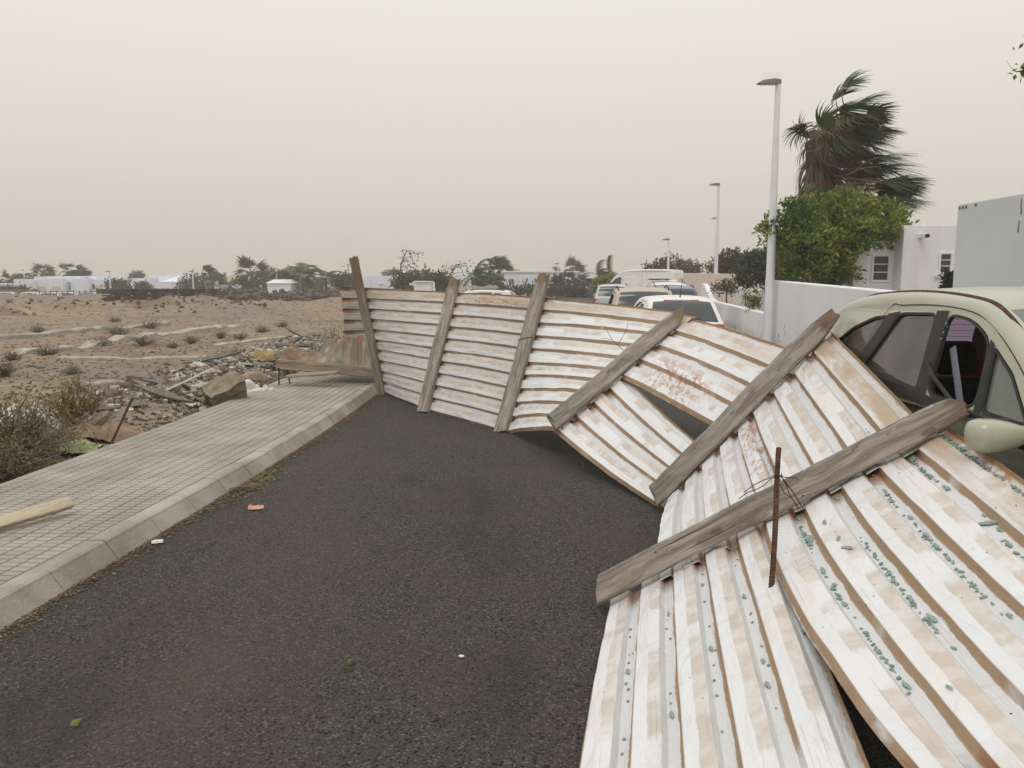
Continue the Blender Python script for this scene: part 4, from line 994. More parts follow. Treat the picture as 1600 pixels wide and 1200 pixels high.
ew = [dict(poly=[(.45, 1.12), (1.1, 1.03), (1.05, 1.43), (.75, 1.42)]), dict(poly=[(1.18, 1.03), (1.95, 1.0), (1.9, 1.46), (1.16, 1.46)]), dict(poly=[(2.03, 1.0), (2.95, .99), (2.5, 1.38), (2.0, 1.46)])]
el = [([(1.14, .3), (1.14, 1.0)], .01, 'door_seam'), ([(2.0, .3), (2.0, .98)], .01, 'door_seam'), ([(3.05, .3), (3.1, 1.0)], .01, 'door_seam')]
def estate(label, loc, hd, paint, zs=1.0, rail='black', W_=1.78):
    pr = [(a, z * zs, t) for a, z, t in ESTATE]; w_ = [dict(poly=[(a, z * zs) for a, z in q['poly']]) for q in ew]; l_ = [([(a, z * zs) for a, z in p], w, n) for p, w, n in el]
    c, sp_, hh, yy = make_car('parked_car', label, 'car', loc, hd, pr, W_, .98 * zs, .32, paint, w_, (.8, 3.5), .32, opts=dict(lines=l_, rail=(.5, 2.3, 1.6 * zs), rail_lift=.07, rail_mat=rail))
    for side in (-1, 1):
        b = MB(); b.bbox((side * .72 - .1, -yy + .03, .66 * zs), (side * .72 + .1, -yy + .2, .94 * zs), .04); b.obj('tail_light', M['red'], c)
        b = MB(); b.bbox((side * .74 - .16, yy - .32, .62 * zs), (side * .74 + .14, yy - .08, .80 * zs), .05); b.obj('headlight', M['lens'], c)
        b = MB(); b.bbox((side * .95 - .1, .75, 1.0 * zs), (side * .95 + .1, .88, 1.14 * zs), .04); b.obj('mirror', paint, c)
    return c, yy
c2, yy = estate('beige estate car with roof rails parked ahead of the white hatchback', (3.42, 19.3 + 2.2, 0), R(-6), P_BEIGE, .955, 'rust')
c3, yy = estate('white estate car with black roof rails parked beyond the beige car', (6.55, 34.0, 0), R(-8), P_WHITE, 1.03)
c4, yy = estate('blue car with a white dusted roof parked beside the low white wall', (5.62, 28.3, 0), R(-8), P_BLUE, .96)
c5, yy = estate('silver car partly hidden to the left of the beige estate', (5.0, 39.5, 0), R(-10), P_SILV, .97)
VAN = [(.1, .32, 'p'), (.0, .5, 'p'), (0, 1.2, 'p'), (.03, 2.0, 'p'), (.08, 2.30, 'p'), (.25, 2.38, 'p'), (1.5, 2.42, 'p'), (2.9, 2.41, 'p'), (3.7, 2.33, 'p'), (4.1, 2.13, 'windscreen'), (4.5, 1.72, 'windscreen'), (4.9, 1.30, 'p'), (5.3, 1.08, 'p'), (5.55, .85, 'p'), (5.62, .6, 'k'), (5.6, .35, 'k')]
vw = [dict(poly=[(3.72, 1.28), (4.72, 1.24), (4.25, 1.78), (4.0, 1.92), (3.72, 1.95)])]
def van(label, loc, hd, sc=1.0, bars=False):
    pr = [(a * sc, z * sc, t) for a, z, t in VAN]; w_ = [dict(poly=[(a * sc, z * sc) for a, z in q['poly']]) for q in vw]
    c, sp_, hh, yy = make_car('parked_van', label, 'van', loc, hd, pr, 2.0 * sc, 1.2 * sc, .1, P_WHITE, w_, (1.05 * sc, 4.55 * sc), .35 * sc,
        opts=dict(lines=[([(3.6 * sc, .35), (3.6 * sc, 2.0 * sc)], .015, 'door_seam'), ([(2.2 * sc, .35), (2.2 * sc, 2.1 * sc)], .015, 'door_seam')], patches=[([(.3 * sc, .75 * sc), (3.5 * sc, .75 * sc), (3.5 * sc, .66 * sc), (.3 * sc, .66 * sc)], 'side_trim', 'black')]))
    for side in (-1, 1):
        b = MB(); b.bbox((side * .8 * sc - .16, yy - .5 * sc, .82 * sc), (side * .8 * sc + .14, yy - .12 * sc, 1.05 * sc), .05); b.obj('headlight', M['lens'], c)
        b = MB(); b.bbox((side * 1.08 * sc - .1, 1.55 * sc, 1.25 * sc), (side * 1.08 * sc + .1, 1.68 * sc, 1.6 * sc), .04); b.obj('mirror', M['black'], c)
        b = MB(); b.bbox((side * .9 * sc - .08, -yy - .01, .9 * sc), (side * .9 * sc + .08, -yy + .08, 1.5 * sc), .03); b.obj('tail_light', M['red'], c)
    if bars:
        b = MB()
        for y in (-1.6, -.4, .7): b.box((-.85 * sc, y * sc, 2.42 * sc), (.85 * sc, y * sc + .06, 2.48 * sc))
        for s in (-1, 1): b.box((s * .82 * sc - .03, -2.0 * sc, 2.44 * sc), (s * .82 * sc + .03, 1.0 * sc, 2.52 * sc))
        b.obj('roof_rack', M['black'], c)
    return c
van('large white panel van parked slanting with its nose to the left', (8.75, 55.0, 0), R(52), 1.03)
van('small white van with a black roof rack in front of the large van', (8.6, 45.5, 0), R(20), .74, True)
# far cars on the road past the lot
for (u, lab, pt_) in ((20, 'far silver car at the left end of the row of parked cars', P_SILV), (43, 'far white car second from the left behind the lot', P_WHITE), (88, 'far white car before the garage doors', P_WHITE), (114, 'far white car left of the tall white house entrance', P_WHITE), (148, 'far silver car at the right end of the white house', P_SILV), (228, 'far white car alone behind the dark steel stack', P_WHITE)):
    estate(lab, (aty(u, 450, 99).x, 99, -1.08), R(90 if u % 2 else -90), pt_, .95)

# ------------------------------------------------------------------ walls and houses at right
def wall_prism(name, path, tops, z0, th, mat, label, cat='wall', cap=True):
    """upright wall along path [(x,y)], varying top heights, thickness towards +x"""
    V = []; k = len(path)
    for i, (x, y) in enumerate(path):
        a, b = path[max(0, i - 1)], path[min(k - 1, i + 1)]; t = Vector((b[0] - a[0], b[1] - a[1], 0)).normalized(); n = Vector((t.y, -t.x, 0))
        for d, z in ((0, z0), (0, tops[i] - .02), (.02, tops[i]), (th - .02, tops[i]), (th, tops[i] - .02), (th, z0)): V.append(Vector((x, y, z)) + n * d)
    Fs = [(i * 6 + j, i * 6 + j + 1, i * 6 + 7 + j, i * 6 + 6 + j) for i in range(k - 1) for j in range(5)] + [tuple(range(6))[::-1], tuple((k - 1) * 6 + j for j in range(6))]
    o = obj(name, V, Fs, mat, None, world=True, loc=(path[0][0], path[0][1], 0)); return tag(o, label, cat)
ys_ = [10.9 + i * (21.6 - 10.9) / 10 for i in range(11)]
wall_prism('boundary_wall', [(WALLX(y), y) for y in ys_], [1.56 + .018 * (y - 10.9) for y in ys_], 0, .2, M['white'], 'tall white rendered boundary wall behind the nearest lamp post')
ys_ = [21.63 + i * .9 for i in range(22)]
tp = [.86 if y < 34 else .86 + .74 * min(1, ((y - 34) / 5.0)) ** 2.2 for y in ys_]
wall_prism('garden_wall', [(WALLX(y), y) for y in ys_], tp, 0, .22, M['white'], 'low white garden wall curving up at its far end beyond the lamp post')
wall_prism('inner_wall', [(9.3, 23), (10.6, 38)], [1.15, 1.45], 0, .2, M['white'], 'white inner wall behind the low curved garden wall')
a, b_ = aty(1070, 440, 43), aty(1360, 440, 38)
wall_prism('garden_wall', [(a.x, 43), (b_.x, 38)], [2.15, 1.95], 0, .2, M['pink'], 'long pinkish wall under the dark hedge in the background')
a2 = aty(1040, 440, 46); wall_prism('garden_wall', [(a2.x, 46), (a.x - .02, 43.2)], [1.85, 1.9], 0, .2, M['pink'], 'shorter pinkish wall just right of the large van')
# dark scars where the render has flaked
def scuff(name, pts_px, xoff, lab):
    m = MB()
    for (u, v, w, h_) in pts_px:
        r_ = ray(u, v); # meet the wall plane x = 3.655 + .1447 y
        t = 3.655 / (r_.x - .1447 * r_.y); c = Vector((0, 0, H)) + r_ * t; al = Vector((.1447, 1, 0)).normalized(); s = t / F
        k = 9; Vv = []
        for j in range(k):
            q = 2 * math.pi * j / k; rr = .7 + .5 * rng.random(); Vv.append(c + Vector((-xoff, 0, 0)) + al * (math.cos(q) * w * s * rr / max(.12, abs(r_.x * .99 - .14))) * .16 + Vector((0, 0, math.sin(q) * h_ * s * rr)))
        m.add(Vv, [tuple(range(k))])
    return m
for nm, px, lab in (('wall_scar', [(1133, 510, 3, 4), (1138, 513, 4, 3), (1145, 511, 3, 3), (1141, 517, 2, 2), (1149, 512, 2, 4)], 'dark flaked marks on the white wall above the white car'),
                    ('wall_scar', [(1217, 525, 2, 4), (1218, 533, 2, 2), (1226, 510, 1.5, 3), (1227, 520, 1, 4)], 'dark flaked marks on the white wall right of the lamp post foot')):
    o = scuff(nm, px, .006, lab).obj(nm, M['greyboard'], None, world=True, loc=aty(px[0][0], px[0][1], 21)); md = o.modifiers.new('t', 'SOLIDIFY'); md.thickness = .003; tag(o, lab, 'wall mark')
# gate with its warning plate
g0 = Vector((WALLX(10.7) + .04, 10.6, 0)); gate = thing('metal_gate', 'dark metal gate with a small white plate at the end of the wall', 'gate', g0)
m = MB(); m.bbox((g0.x, 9.98, .08), (g0.x + .05, 10.62, 1.53), .006); m.obj('gate_leaf', M['black'], gate, world=True)
m = MB(); m.box((g0.x - .02, 10.62, .05), (g0.x + .07, 10.70, 1.56)); m.box((g0.x - .02, 9.90, .05), (g0.x + .07, 9.98, 1.56)); m.obj('gate_frame', M['black'], gate, world=True)
m = MB(); m.box((g0.x - .12, 10.50, 1.37), (g0.x, 10.56, 1.41)); m.obj('gate_latch', M['black'], gate, world=True)
m = MB(); m.box((g0.x - .008, 10.24, 1.22), (g0.x - .001, 10.43, 1.48)); pl_ = m.obj('warning_plate', M['trim'], gate, world=True)
m = MB(); c = Vector((g0.x - .012, 10.335, 1.33))
m.tube([c + Vector((0, .06 * math.cos(q), .065 * math.sin(q))) for q in [i * math.pi / 10 for i in range(21)]], .009, 6); m.obj('red_ring', M['red'], pl_, world=True)
m = MB(); m.bbox((c.x - .004, c.y - .022, c.z - .03), (c.x + .003, c.y + .022, c.z + .012), .003); m.bbox((c.x - .004, c.y - .03, c.z + .008), (c.x + .003, c.y + .005, c.z + .034), .003); m.obj('dark_symbol', M['black'], pl_, world=True)
# low wall with faded painted letters
low_wall = wall_prism('low_wall', [(5.06, 2.0), (5.06, 9.75)], [1.53, 1.575], 0, .22, M['white'], 'low white wall with faded lettering behind the green car')
m = MB(); yb = 9.752
def stroke(x0, z0, x1, z1, w=.008):
    m.tube([(x0, yb, z0), (x1, yb, z1)], w * .5, 4)
wx = 5.06
# building volumes
def window(root, c, nx_, w, h_, rows=3, cols=1, mat='darkpane', fr=.05, frame='trim', sill=True):
    """window centred at c on a wall whose outward horizontal normal is nx_ (2D); proud frame, recessed panes"""
    n = Vector((nx_[0], nx_[1], 0)).normalized(); s = Vector((-n.y, n.x, 0)); Mx = Matrix((s, n, Vector((0, 0, 1)))).transposed().to_4x4(); Mx = Matrix.Translation(c) @ Mx
    m = MB(); a, b_ = w / 2, h_ / 2
    m.box((-a - fr, -.03, b_), (a + fr, .03, b_ + fr), 0, Mx); m.box((-a - fr, -.03, -b_ - fr), (a + fr, .03, -b_), 0, Mx)
    m.box((-a - fr, -.03, -b_), (-a, .03, b_), 0, Mx); m.box((a, -.03, -b_), (a + fr, .03, b_), 0, Mx)
    for i in range(1, rows): z = -b_ + h_ * i / rows; m.box((-a, -.01, z - fr * .22), (a, .025, z + fr * .22), 0, Mx)
    for i in range(1, cols): x = -a + w * i / cols; m.box((x - fr * .22, -.008, -b_ + .002), (x + fr * .22, .022, b_ - .002), 0, Mx)
    f = m.obj('window', M[frame], root, world=True)
    for i in range(rows):
        for j in range(cols):
            q = MB(); x0 = -a + w * j / cols; x1 = -a + w * (j + 1) / cols; z0 = -b_ + h_ * i / rows; z1 = -b_ + h_ * (i + 1) / rows
            q.box((x0 + fr * .24, -.02, z0 + fr * .24), (x1 - fr * .24, .004 + .002 * i, z1 - fr * .24), 0, Mx); q.obj('pane', M[mat], f, world=True)
    return f
h1c = aty(1413, 352, 19.2); hz = h1c.z
hr = thing('house', 'white single storey house with two barred windows behind the boundary wall', 'house', (h1c.x, 19.2, 0))
m = MB(); m.bbox((h1c.x, 19.2, 0), (h1c.x + 6, 23, hz), .015); m.obj('wall', M['white'], hr, world=True)
lc = aty(1330, 352, 19.9).x
m = MB(); m.bbox((lc, 19.62, 0), (h1c.x - .003, 21.2, hz - .35), .015); m.obj('wall', M['white'], hr, world=True)
c = aty(1376, 419, 19.62); window(hr, c, (0, -1), .36, .58, 3, 1, fr=.045); 
c = aty(1477, 411, 19.2); window(hr, c, (0, -1), .24, .42, 3, 1, fr=.04)
m = MB(); c = aty(1477, 411, 19.2); m.box((c.x - .24, 19.14, c.z - .34), (c.x + .24, 19.2, c.z - .27)); m.obj('window_sill', M['trim'], hr, world=True)
c = aty(1440, 369, 19.15); m = MB(); m.bbox((c.x - .06, c.y - .2, c.z - .05), (c.x + .04, c.y + .05, c.z + .06), .02); cm = m.obj('security_camera', M['trim'], hr, world=True)
m = MB(); m.tube([(c.x + .02, c.y - .26, c.z - .005), (c.x + .02, c.y - .15, c.z)], .045, 10); m.obj('camera_hood', M['black'], cm, world=True)
for u in (1426, 1441): a = aty(u, 353, 19.6); m = MB(); m.tube([a, a + Vector((.05, 0, .16))], .025, 6); m.obj('roof_pipe', M['trim'], hr, world=True)
c = aty(1497, 320, 12.0)
tb = thing('building', 'tall plain grey-white wall of a building at the right edge', 'building', (c.x, 12.0, 0))
m = MB(); m.bbox((c.x, 1.5, 1.50), (c.x + 6, 12.0, c.z), .012); m.obj('wall', M['grey_render'], tb, world=True)
m = MB(); m.box((c.x + .06, 1.6, 0), (c.x + 5.9, 11.9, 1.497)); m.obj('shadow_base', M['black'], tb, world=True)  # base coloured black to paint the shadow line under the wall
m = MB()
for (u, v) in ((1500, 325), (1505, 324), (1510, 323), (1525, 320)): q = ray(u, v); p = Vector((0, 0, H)) + q * (c.x / q.x); m.bbox((p.x - .012, p.y - .02, p.z - .02), (p.x - .001, p.y + .02, p.z + .02), .004)
for (u, v, l) in ((1596, 318, .12), (1596, 330, .08), (1592, 352, .12), (1591, 360, .05)): q = ray(u, v); p = Vector((0, 0, H)) + q * (c.x / q.x); m.bbox((p.x - .006, p.y - .012, p.z - l / 2), (p.x - .001, p.y + .012, p.z + l / 2), .003)
o = m.obj('wall_stains', M['greyboard'], tb, world=True); o['kind'] = 'stuff'
m = MB()
def st(u0, v0, u1, v1):
    q0, q1 = [Vector((0, 0, H)) + ray(a, b_) * ((9.755) / ray(a, b_).y) for a, b_ in ((u0, v0), (u1, v1))]; m.tube([q0, q1], .006, 4)
for s_ in ((1438, 464, 1437, 458), (1437, 458, 1440, 461), (1441, 463, 1440.5, 458), (1442, 458, 1446, 458), (1442, 460.5, 1446, 460.5), (1442, 463, 1446, 463), (1444, 458, 1444, 463), (1447, 458, 1447, 463), (1447, 463, 1449.5, 463), (1449.5, 463, 1449.5, 458), (1450, 463, 1452, 463), (1457, 463, 1456, 460), (1458, 463, 1460, 463), (1461, 461, 1463, 461)): st(*s_)
o = m.obj('painted_letters', M['rust'], low_wall, world=True); o['kind'] = 'stuff'

# ------------------------------------------------------------------ lamp posts
def lamp_post(loc, h_, label, spikes=True, group='white street lamps'):
    r_ = thing('street_lamp', label, 'street lamp', loc, 0, group)
    m = MB(); m.lathe([(.16, 0), (.16, .05), (.12, .07), (.115, .9), (.076, h_ * .75), (.062, h_)], 16); m.obj('pole', M['steelwhite'], r_, smooth=False)
    m = MB(); V = []
    for (x, w, z0, z1) in ((.06, .06, -.05, .05), (-.1, .10, -.06, .07), (-.38, .11, -.05, .03), (-.5, .07, -.05, -.03)): V += [(x, -w, h_ + z0), (x, w, h_ + z0), (x, w * .7, h_ + z1), (x, -w * .7, h_ + z1)]
    m.add(V, [(i * 4 + j, i * 4 + (j + 1) % 4, i * 4 + 4 + (j + 1) % 4, i * 4 + 4 + j) for i in range(3) for j in range(4)] + [(3, 2, 1, 0), (12, 13, 14, 15)]); hd = m.obj('lamp_head', M['lampgrey'], r_)
    m = MB(); m.box((-.42, -.07, h_ - .065), (-.08, .07, h_ - .058)); m.obj('lamp_lens', M['lens'], hd)
    if spikes:
        m = MB()
        for i in range(11):
            for y in (-.05, .05): m.tube([(-.4 + .045 * i, y, h_ + .03), (-.4 + .045 * i + .01, y * 1.5, h_ + .22)], .0022, 4)
        o = m.obj('bird_spikes', M['lens'], hd); o['kind'] = 'stuff'
    m = MB(); m.box((-.02, -.092, .5), (.02, -.08, .9)); m.obj('service_door', M['trim'], r_)
    return r_
def lamp_at(ub, ut, vt, y, label, sp=False):
    b_ = aty(ub, 520, y); t = aty(ut, vt, y); g_ = height(t.x, y) if y > 80 else 0.0; return lamp_post((t.x, y, g_), t.z - g_, label, sp)
p = atz(1203, 540, .12); t_ = aty(1219, 128, p.y - .0); lamp_post((p.x - .06, p.y, .12), t_.z - .12, 'nearest tall white street lamp standing at the boundary wall, bird spikes on its head', True)
lamp_at(1122, 1123, 288, 42, 'white street lamp second nearest, rising behind the low curved wall')
lamp_at(1122, 1121, 341, 64, 'white street lamp hidden behind the second lamp, only its head showing')
lamp_at(1043, 1045, 374, 59, 'slender far white street lamp above the large van')
for (u, vt, y, lab) in ((171, 424, 95, 'far white street lamp at the right end of the wide white house'), (301, 424, 95, 'far white street lamp in front of the rounded green tree'), (432, 420, 96, 'far thin white street lamp behind the small white hut'), (872, 412, 92, 'far thin white street lamp before the long white house'), (37, 422, 118, 'far thin white street lamp at the left above the garage house')):
    lamp_at(u, u, vt, y, lab)

# ------------------------------------------------------------------ vegetation
nr = np.random.default_rng(5)
def leaf_quads(C, D, ln, wd, fold=0.0):
    """C centres (n,3), D unit leaf directions; returns V, F of pointed leaf quads (2 tris)"""
    n = len(C); rv = nr.normal(size=(n, 3)); S = np.cross(D, rv); S /= np.linalg.norm(S, axis=1)[:, None] + 1e-9
    l = (ln * (0.7 + 0.6 * nr.random(n)))[:, None]; w = (wd * (0.7 + 0.6 * nr.random(n)))[:, None]
    N_ = np.cross(D, S)
    V = np.stack([C, C + D * l * .45 + S * w * .5 + N_ * w * fold, C + D * l, C + D * l * .45 - S * w * .5 + N_ * w * fold], 1).reshape(-1, 3)
    return V, np.arange(n * 4).reshape(n, 4)
def unit(v): return v / (np.linalg.norm(v, axis=1)[:, None] + 1e-9)
def crown_pts(lobes, clumps, shell=.55):
    """clump centres and outward directions in a set of ellipsoid lobes ((cx,cy,cz),(rx,ry,rz))"""
    out = []; dirs = []; vol = np.array([a[1][0] * a[1][1] + a[1][2] * a[1][0] for a in lobes]); vol = vol / vol.sum()
    for (c, r_), f in zip(lobes, vol):
        k = max(3, int(clumps * f)); d = unit(nr.normal(size=(k, 3))); rad = shell + (1 - shell) * nr.random(k) ** .6
        rad = rad * (1 + .12 * nr.normal(size=k)); out.append(np.array(c) + d * rad[:, None] * np.array(r_)); dirs.append(d)
    return np.concatenate(out), np.concatenate(dirs)
def crown(name, lobes, clumps, per, ln, wd, csz, mat, parent, wind=(0, 0, 0), up=.3):
    P, D = crown_pts(lobes, clumps); C = np.repeat(P, per, 0) + nr.normal(size=(len(P) * per, 3)) * csz
    d = unit(np.repeat(D, per, 0) * .7 + nr.normal(size=(len(C), 3)) * .7 + np.array([0, 0, up]) + np.array(wind))
    V, Fq = leaf_quads(C, d, ln, wd, .15); return obj(name, V, Fq, mat, parent)
def limbs(parent, trunk, tips, r0, mat, nm='trunk', fork=None):
    m = MB(); fk = Vector(fork if fork else trunk[-1]); m.tube(trunk, [r0 * (1 - .45 * i / max(1, len(trunk) - 1)) for i in range(len(trunk))], 8)
    for t in tips:
        t = Vector(t); mid = fk.lerp(t, .5) + Vector((rng.uniform(-.1, .1), rng.uniform(-.1, .1), rng.uniform(0, .12))) * (t - fk).length
        m.tube([fk - Vector((0, 0, .05)), mid, t], [r0 * .45, r0 * .25, r0 * .06], 6)
    return m.obj(nm, mat, parent)
def tree(name, label, loc, lobes, trunk_h, mat, clumps, per, ln, wd, csz, r0=.12, group=None, wind=(0, 0, 0), cat='tree'):
    t = thing(name, label, cat, loc, 0, group); tips = [Vector(c) + Vector((rng.uniform(-.5, .5) * r_[0], rng.uniform(-.5, .5) * r_[1], rng.uniform(-.2, .6) * r_[2])) for c, r_ in lobes for _ in range(3)]
    gz0 = height(loc[0], loc[1]) if loc[1] > 60 else 0.0
    limbs(t, [(0, 0, gz0 - .1), (.03, .02, trunk_h * .5), (0, 0, trunk_h)], tips, r0, M['bark']); crown('crown', lobes, clumps, per, ln, wd, csz, mat, t, wind); return t
# the green tree over the boundary wall
Y = 20.0; tc_ = aty(1308, 420, Y)
def L_(u, v, y, rx, ry, rz): p = aty(u, v, y); return ((p.x - tc_.x, y - Y, p.z), (rx, ry, rz))
tree('ficus_tree', 'bushy bright green tree leaning over the boundary wall below the tall palm', (tc_.x, Y, 0),
     [L_(1250, 352, 19.7, .55, .6, .45), L_(1285, 330, 19.8, .6, .7, .42), L_(1330, 325, 20.0, .6, .7, .38), L_(1372, 338, 20.1, .5, .6, .36), L_(1395, 362, 20.1, .36, .5, .34), L_(1362, 368, 19.6, .6, .6, .36), L_(1318, 372, 19.3, .62, .7, .46), L_(1272, 388, 19.3, .6, .6, .46), L_(1237, 392, 20.2, .48, .6, .5), L_(1300, 412, 19.2, .55, .5, .34), L_(1262, 424, 19.6, .5, .5, .3), L_(1215, 348, 20, .22, .3, .26), L_(1199, 356, 20, .2, .25, .16), L_(1238, 328, 20, .26, .3, .22), L_(1208, 372, 20, .2, .25, .16), L_(1318, 428, 19.6, .3, .4, .2)],
     1.6, M['ficus'], 640, 24, .12, .06, .075, .14, wind=(.25, 0, .1))
def px_tree(name, label, u0, u1, vt, vb, y, mat, n, ln, wd, lob=4, group=None, cat='tree', clumps=None, zb=None, depth=None):
    a, b, t = aty(u0, vb, y), aty(u1, vb, y), aty((u0 + u1) / 2, vt, y); w = (b.x - a.x); hgt = t.z; x0 = (a.x + b.x) / 2; zlo = max(.15, a.z if zb is None else zb)
    lobes = []
    for i in range(lob):
        f = (i + .5) / lob - .5; rx = w / lob * .85; hz_ = (hgt - zlo) * (1 - .9 * f * f * 1.6) * rng.uniform(.85, 1.0)
        lobes.append(((f * w * .8, rng.uniform(-.3, .3) * w * .3, zlo + hz_ * .5), (rx, depth or min(rx, w * .4), hz_ * .52)))
    return tree(name, label, (x0, y, 0), lobes, zlo + .3 * (hgt - zlo), mat, clumps or n, 14, ln, wd, ln * .7, max(.05, w * .025), group, (.2, 0, .1), cat)
px_tree('bougainvillea_bush', 'rounded brown and mauve bush behind the long pinkish wall', 1000, 1096, 402, 440, 64, M['browncrown'], 260, .2, .12, 5, cat='bush')
px_tree('bougainvillea_bush', 'mauve flowering sprays at the right of the rounded brown bush', 1052, 1108, 408, 436, 63, M['mauve'], 60, .16, .1, 3, cat='bush')
px_tree('brown_bush', 'tall brownish bush behind the second lamp post', 1110, 1190, 388, 440, 44, M['browncrown'], 260, .2, .11, 4, cat='bush')
px_tree('dark_hedge', 'dark olive green hedge left of the bright green tree', 1152, 1250, 388, 446, 32, M['hedge'], 330, .16, .09, 4, cat='hedge')
px_tree('leafy_plant', 'small leafy green plant in the notch beside the lamp post', 1166, 1186, 448, 470, 24.5, M['ficus'], 40, .07, .05, 2, cat='plant', zb=.9)
px_tree('leafy_plant', 'small dark shrub against the tall grey wall below the barred window', 1477, 1499, 415, 452, 14.5, M['hedge'], 60, .07, .05, 2, cat='plant', zb=1.5)
px_tree('dry_scrub', 'dry brown scrub between the white inner wall and the second lamp', 1118, 1152, 437, 452, 36.5, M['browncrown'], 40, .14, .06, 3, cat='shrub', zb=1.2)
# branch end poking into the top right corner
c = aty(1592, 112, 6.0); br = thing('tree_branch', 'leafy branch tip poking in at the top right edge', 'branch', c)
m = MB(); m.tube([(1.6, .3, .25), (.7, .1, .07), (.12, 0, .01), (-.02, 0, 0)], [.03, .018, .008, .004], 6); m.tube([(-.02, 0, 0), (-.06, 0, .03), (-.095, 0, .075)], [.002, .0015, .001], 5)
m.tube([(.1, 0, .01), (.06, .02, -.05)], [.004, .002], 5); m.obj('branch_wood', M['bark'], br)
cc = np.array([(rng.uniform(-.0, .12), rng.uniform(-.06, .06), rng.uniform(-.02, .03)) for _ in range(46)] + [(rng.uniform(.1, 1.5), rng.uniform(-.1, .4), rng.uniform(-.05, .4)) for _ in range(260)])
V, Fq = leaf_quads(cc, unit(nr.normal(size=(len(cc), 3)) + np.array([.6, 0, -.1])), .06, .03, .2); obj('leaves', V, Fq, M['ficus'], br)
V, Fq = leaf_quads(np.array([(.022, 0, -.04)]), np.array([(-.15, 0, -1.0)]), .055, .03, .1); obj('leaf', V, Fq, M['hedge'], br)

# windblown fan palms
WIND = Vector((1, .1, -.06)).normalized()
def fan_frond(mfan, mpet, c, d0, plen, flen, nl, wind, grav, spread=1.15, wid=.05):
    d = Vector(d0).normalized(); p = Vector(c); pts = [p.copy()]
    for i in range(6):
        d = (d + WIND * wind * .16 * (i + 1) / 3 + Vector((0, 0, -grav * .10))).normalized(); p = p + d * (plen / 6); pts.append(p.copy())
    mpet.tube(pts, [.03 - .003 * i for i in range(7)], 4, cap=False)
    s = d.cross(Vector((rng.uniform(-.5, .5), rng.uniform(-.5, .5), 1))).normalized(); nn = s.cross(d)
    for j in range(nl):
        a = spread * (2 * j / (nl - 1) - 1); dl = (d * math.cos(a) + s * math.sin(a) + nn * .12 * math.cos(3 * a)).normalized(); q = p.copy(); L = flen * (.75 + .25 * math.cos(a)) * rng.uniform(.85, 1.1); V = []; k = 5
        sd = dl.cross(nn).normalized()
        for i in range(k + 1):
            t = i / k; w = wid * (.35 + .65 * math.sin(math.pi * min(1, .25 + t * .55))) * (1 - t ** 3 * .95); V += [q - sd * w * .5 + nn * .15 * w, q + sd * w * .5 + nn * .15 * w]
            dl = (dl + WIND * wind * (.10 + .34 * t) + Vector((0, 0, -grav * (.05 + .16 * t))) + Vector((rng.uniform(-.05, .05), rng.uniform(-.05, .05), rng.uniform(-.05, .05)))).normalized(); q = q + dl * (L / k)
        mfan.add(V, [(2 * i, 2 * i + 1, 2 * i + 3, 2 * i + 2) for i in range(k)])
def fan_palm(loc, label, crown_z, lean, n_live, n_dead, flen, plen, skirt, r0, heads=((0, 0, 0),), dead_left=True):
    root = thing('fan_palm', label, 'palm tree', loc); top = Vector((lean, 0, crown_z))
    m = MB(); path = [Vector((0, 0, -.1)).lerp(top, i / 8) for i in range(9)]; m.tube(path, [r0 * (1.25 - .35 * i / 8) * (1 + .05 * (i % 2)) for i in range(9)], 12); m.obj('trunk', M['bark'], root)
    m = MB()
    for i in range(int(skirt[2])):
        z = rng.uniform(skirt[0], skirt[1]); q = rng.uniform(0, 6.28); b_ = top * (z / crown_z); rr = r0 * 1.05; p = Vector((b_.x + rr * math.cos(q), rr * math.sin(q), z)); d = Vector((math.cos(q) * .8, math.sin(q) * .8, -.4)); V = []; w = rng.uniform(.025, .06); sd = Vector((-math.sin(q), math.cos(q), 0))
        for k in range(5):
            V += [p - sd * w * (1 - k / 5), p + sd * w * (1 - k / 5)]; d = (d + Vector((.10, 0, -.55)) + Vector((rng.uniform(-.1, .1), rng.uniform(-.1, .1), 0))).normalized(); p = p + d * rng.uniform(.14, .24)
        m.add(V, [(2 * k, 2 * k + 1, 2 * k + 3, 2 * k + 2) for k in range(4)])
    o = m.obj('dead_frond_skirt', M['palmbrown'], root); o['kind'] = 'stuff'
    for i in range(n_live + n_dead):
        live = i < n_live; h_ = heads[i % len(heads)]; c = top + Vector(h_) + Vector((rng.uniform(-.12, .12), rng.uniform(-.12, .12), rng.uniform(-.25, .15)))
        q = rng.uniform(0, 6.28)
        if live: d = Vector((math.cos(q) + .55, math.sin(q), rng.uniform(-.4, .75)))
        else: d = Vector((math.cos(q) - (.5 if dead_left else -.2), math.sin(q), rng.uniform(-.5, .8)))
        a = MB(); b_ = MB(); fan_frond(a, b_, c, d, plen * rng.uniform(.7, 1.15), flen * rng.uniform(.8, 1.15), 30 if live else 17, 1.0 if live else .75, .5 if live else 1.25, 1.2, .055 if live else .03)
        fr = a.obj('frond' if live else 'dead_frond', M['palmgreen'] if live else M['palmbrown'], root); b_.obj('petiole', M['petiole'], fr)
    return root
c1 = aty(1270, 236, 24.0)
fan_palm((aty(1300, 440, 24).x, 24.0, 0), 'tallest windblown fan palm rising behind the bright green tree', c1.z, c1.x - aty(1300, 440, 24).x + .1, 84, 60, 1.0, .62, (2.4, 5.2, 600), .34,
         heads=((.35, 0, .95), (.1, -.2, .1), (.75, 0, 1.0), (.1, .1, -.7), (.8, -.1, -.2), (.6, 0, .4), (.2, -.3, .55), (1.0, 0, .55), (.5, -.2, -.6)))
c2_ = aty(1322, 288, 23.2)
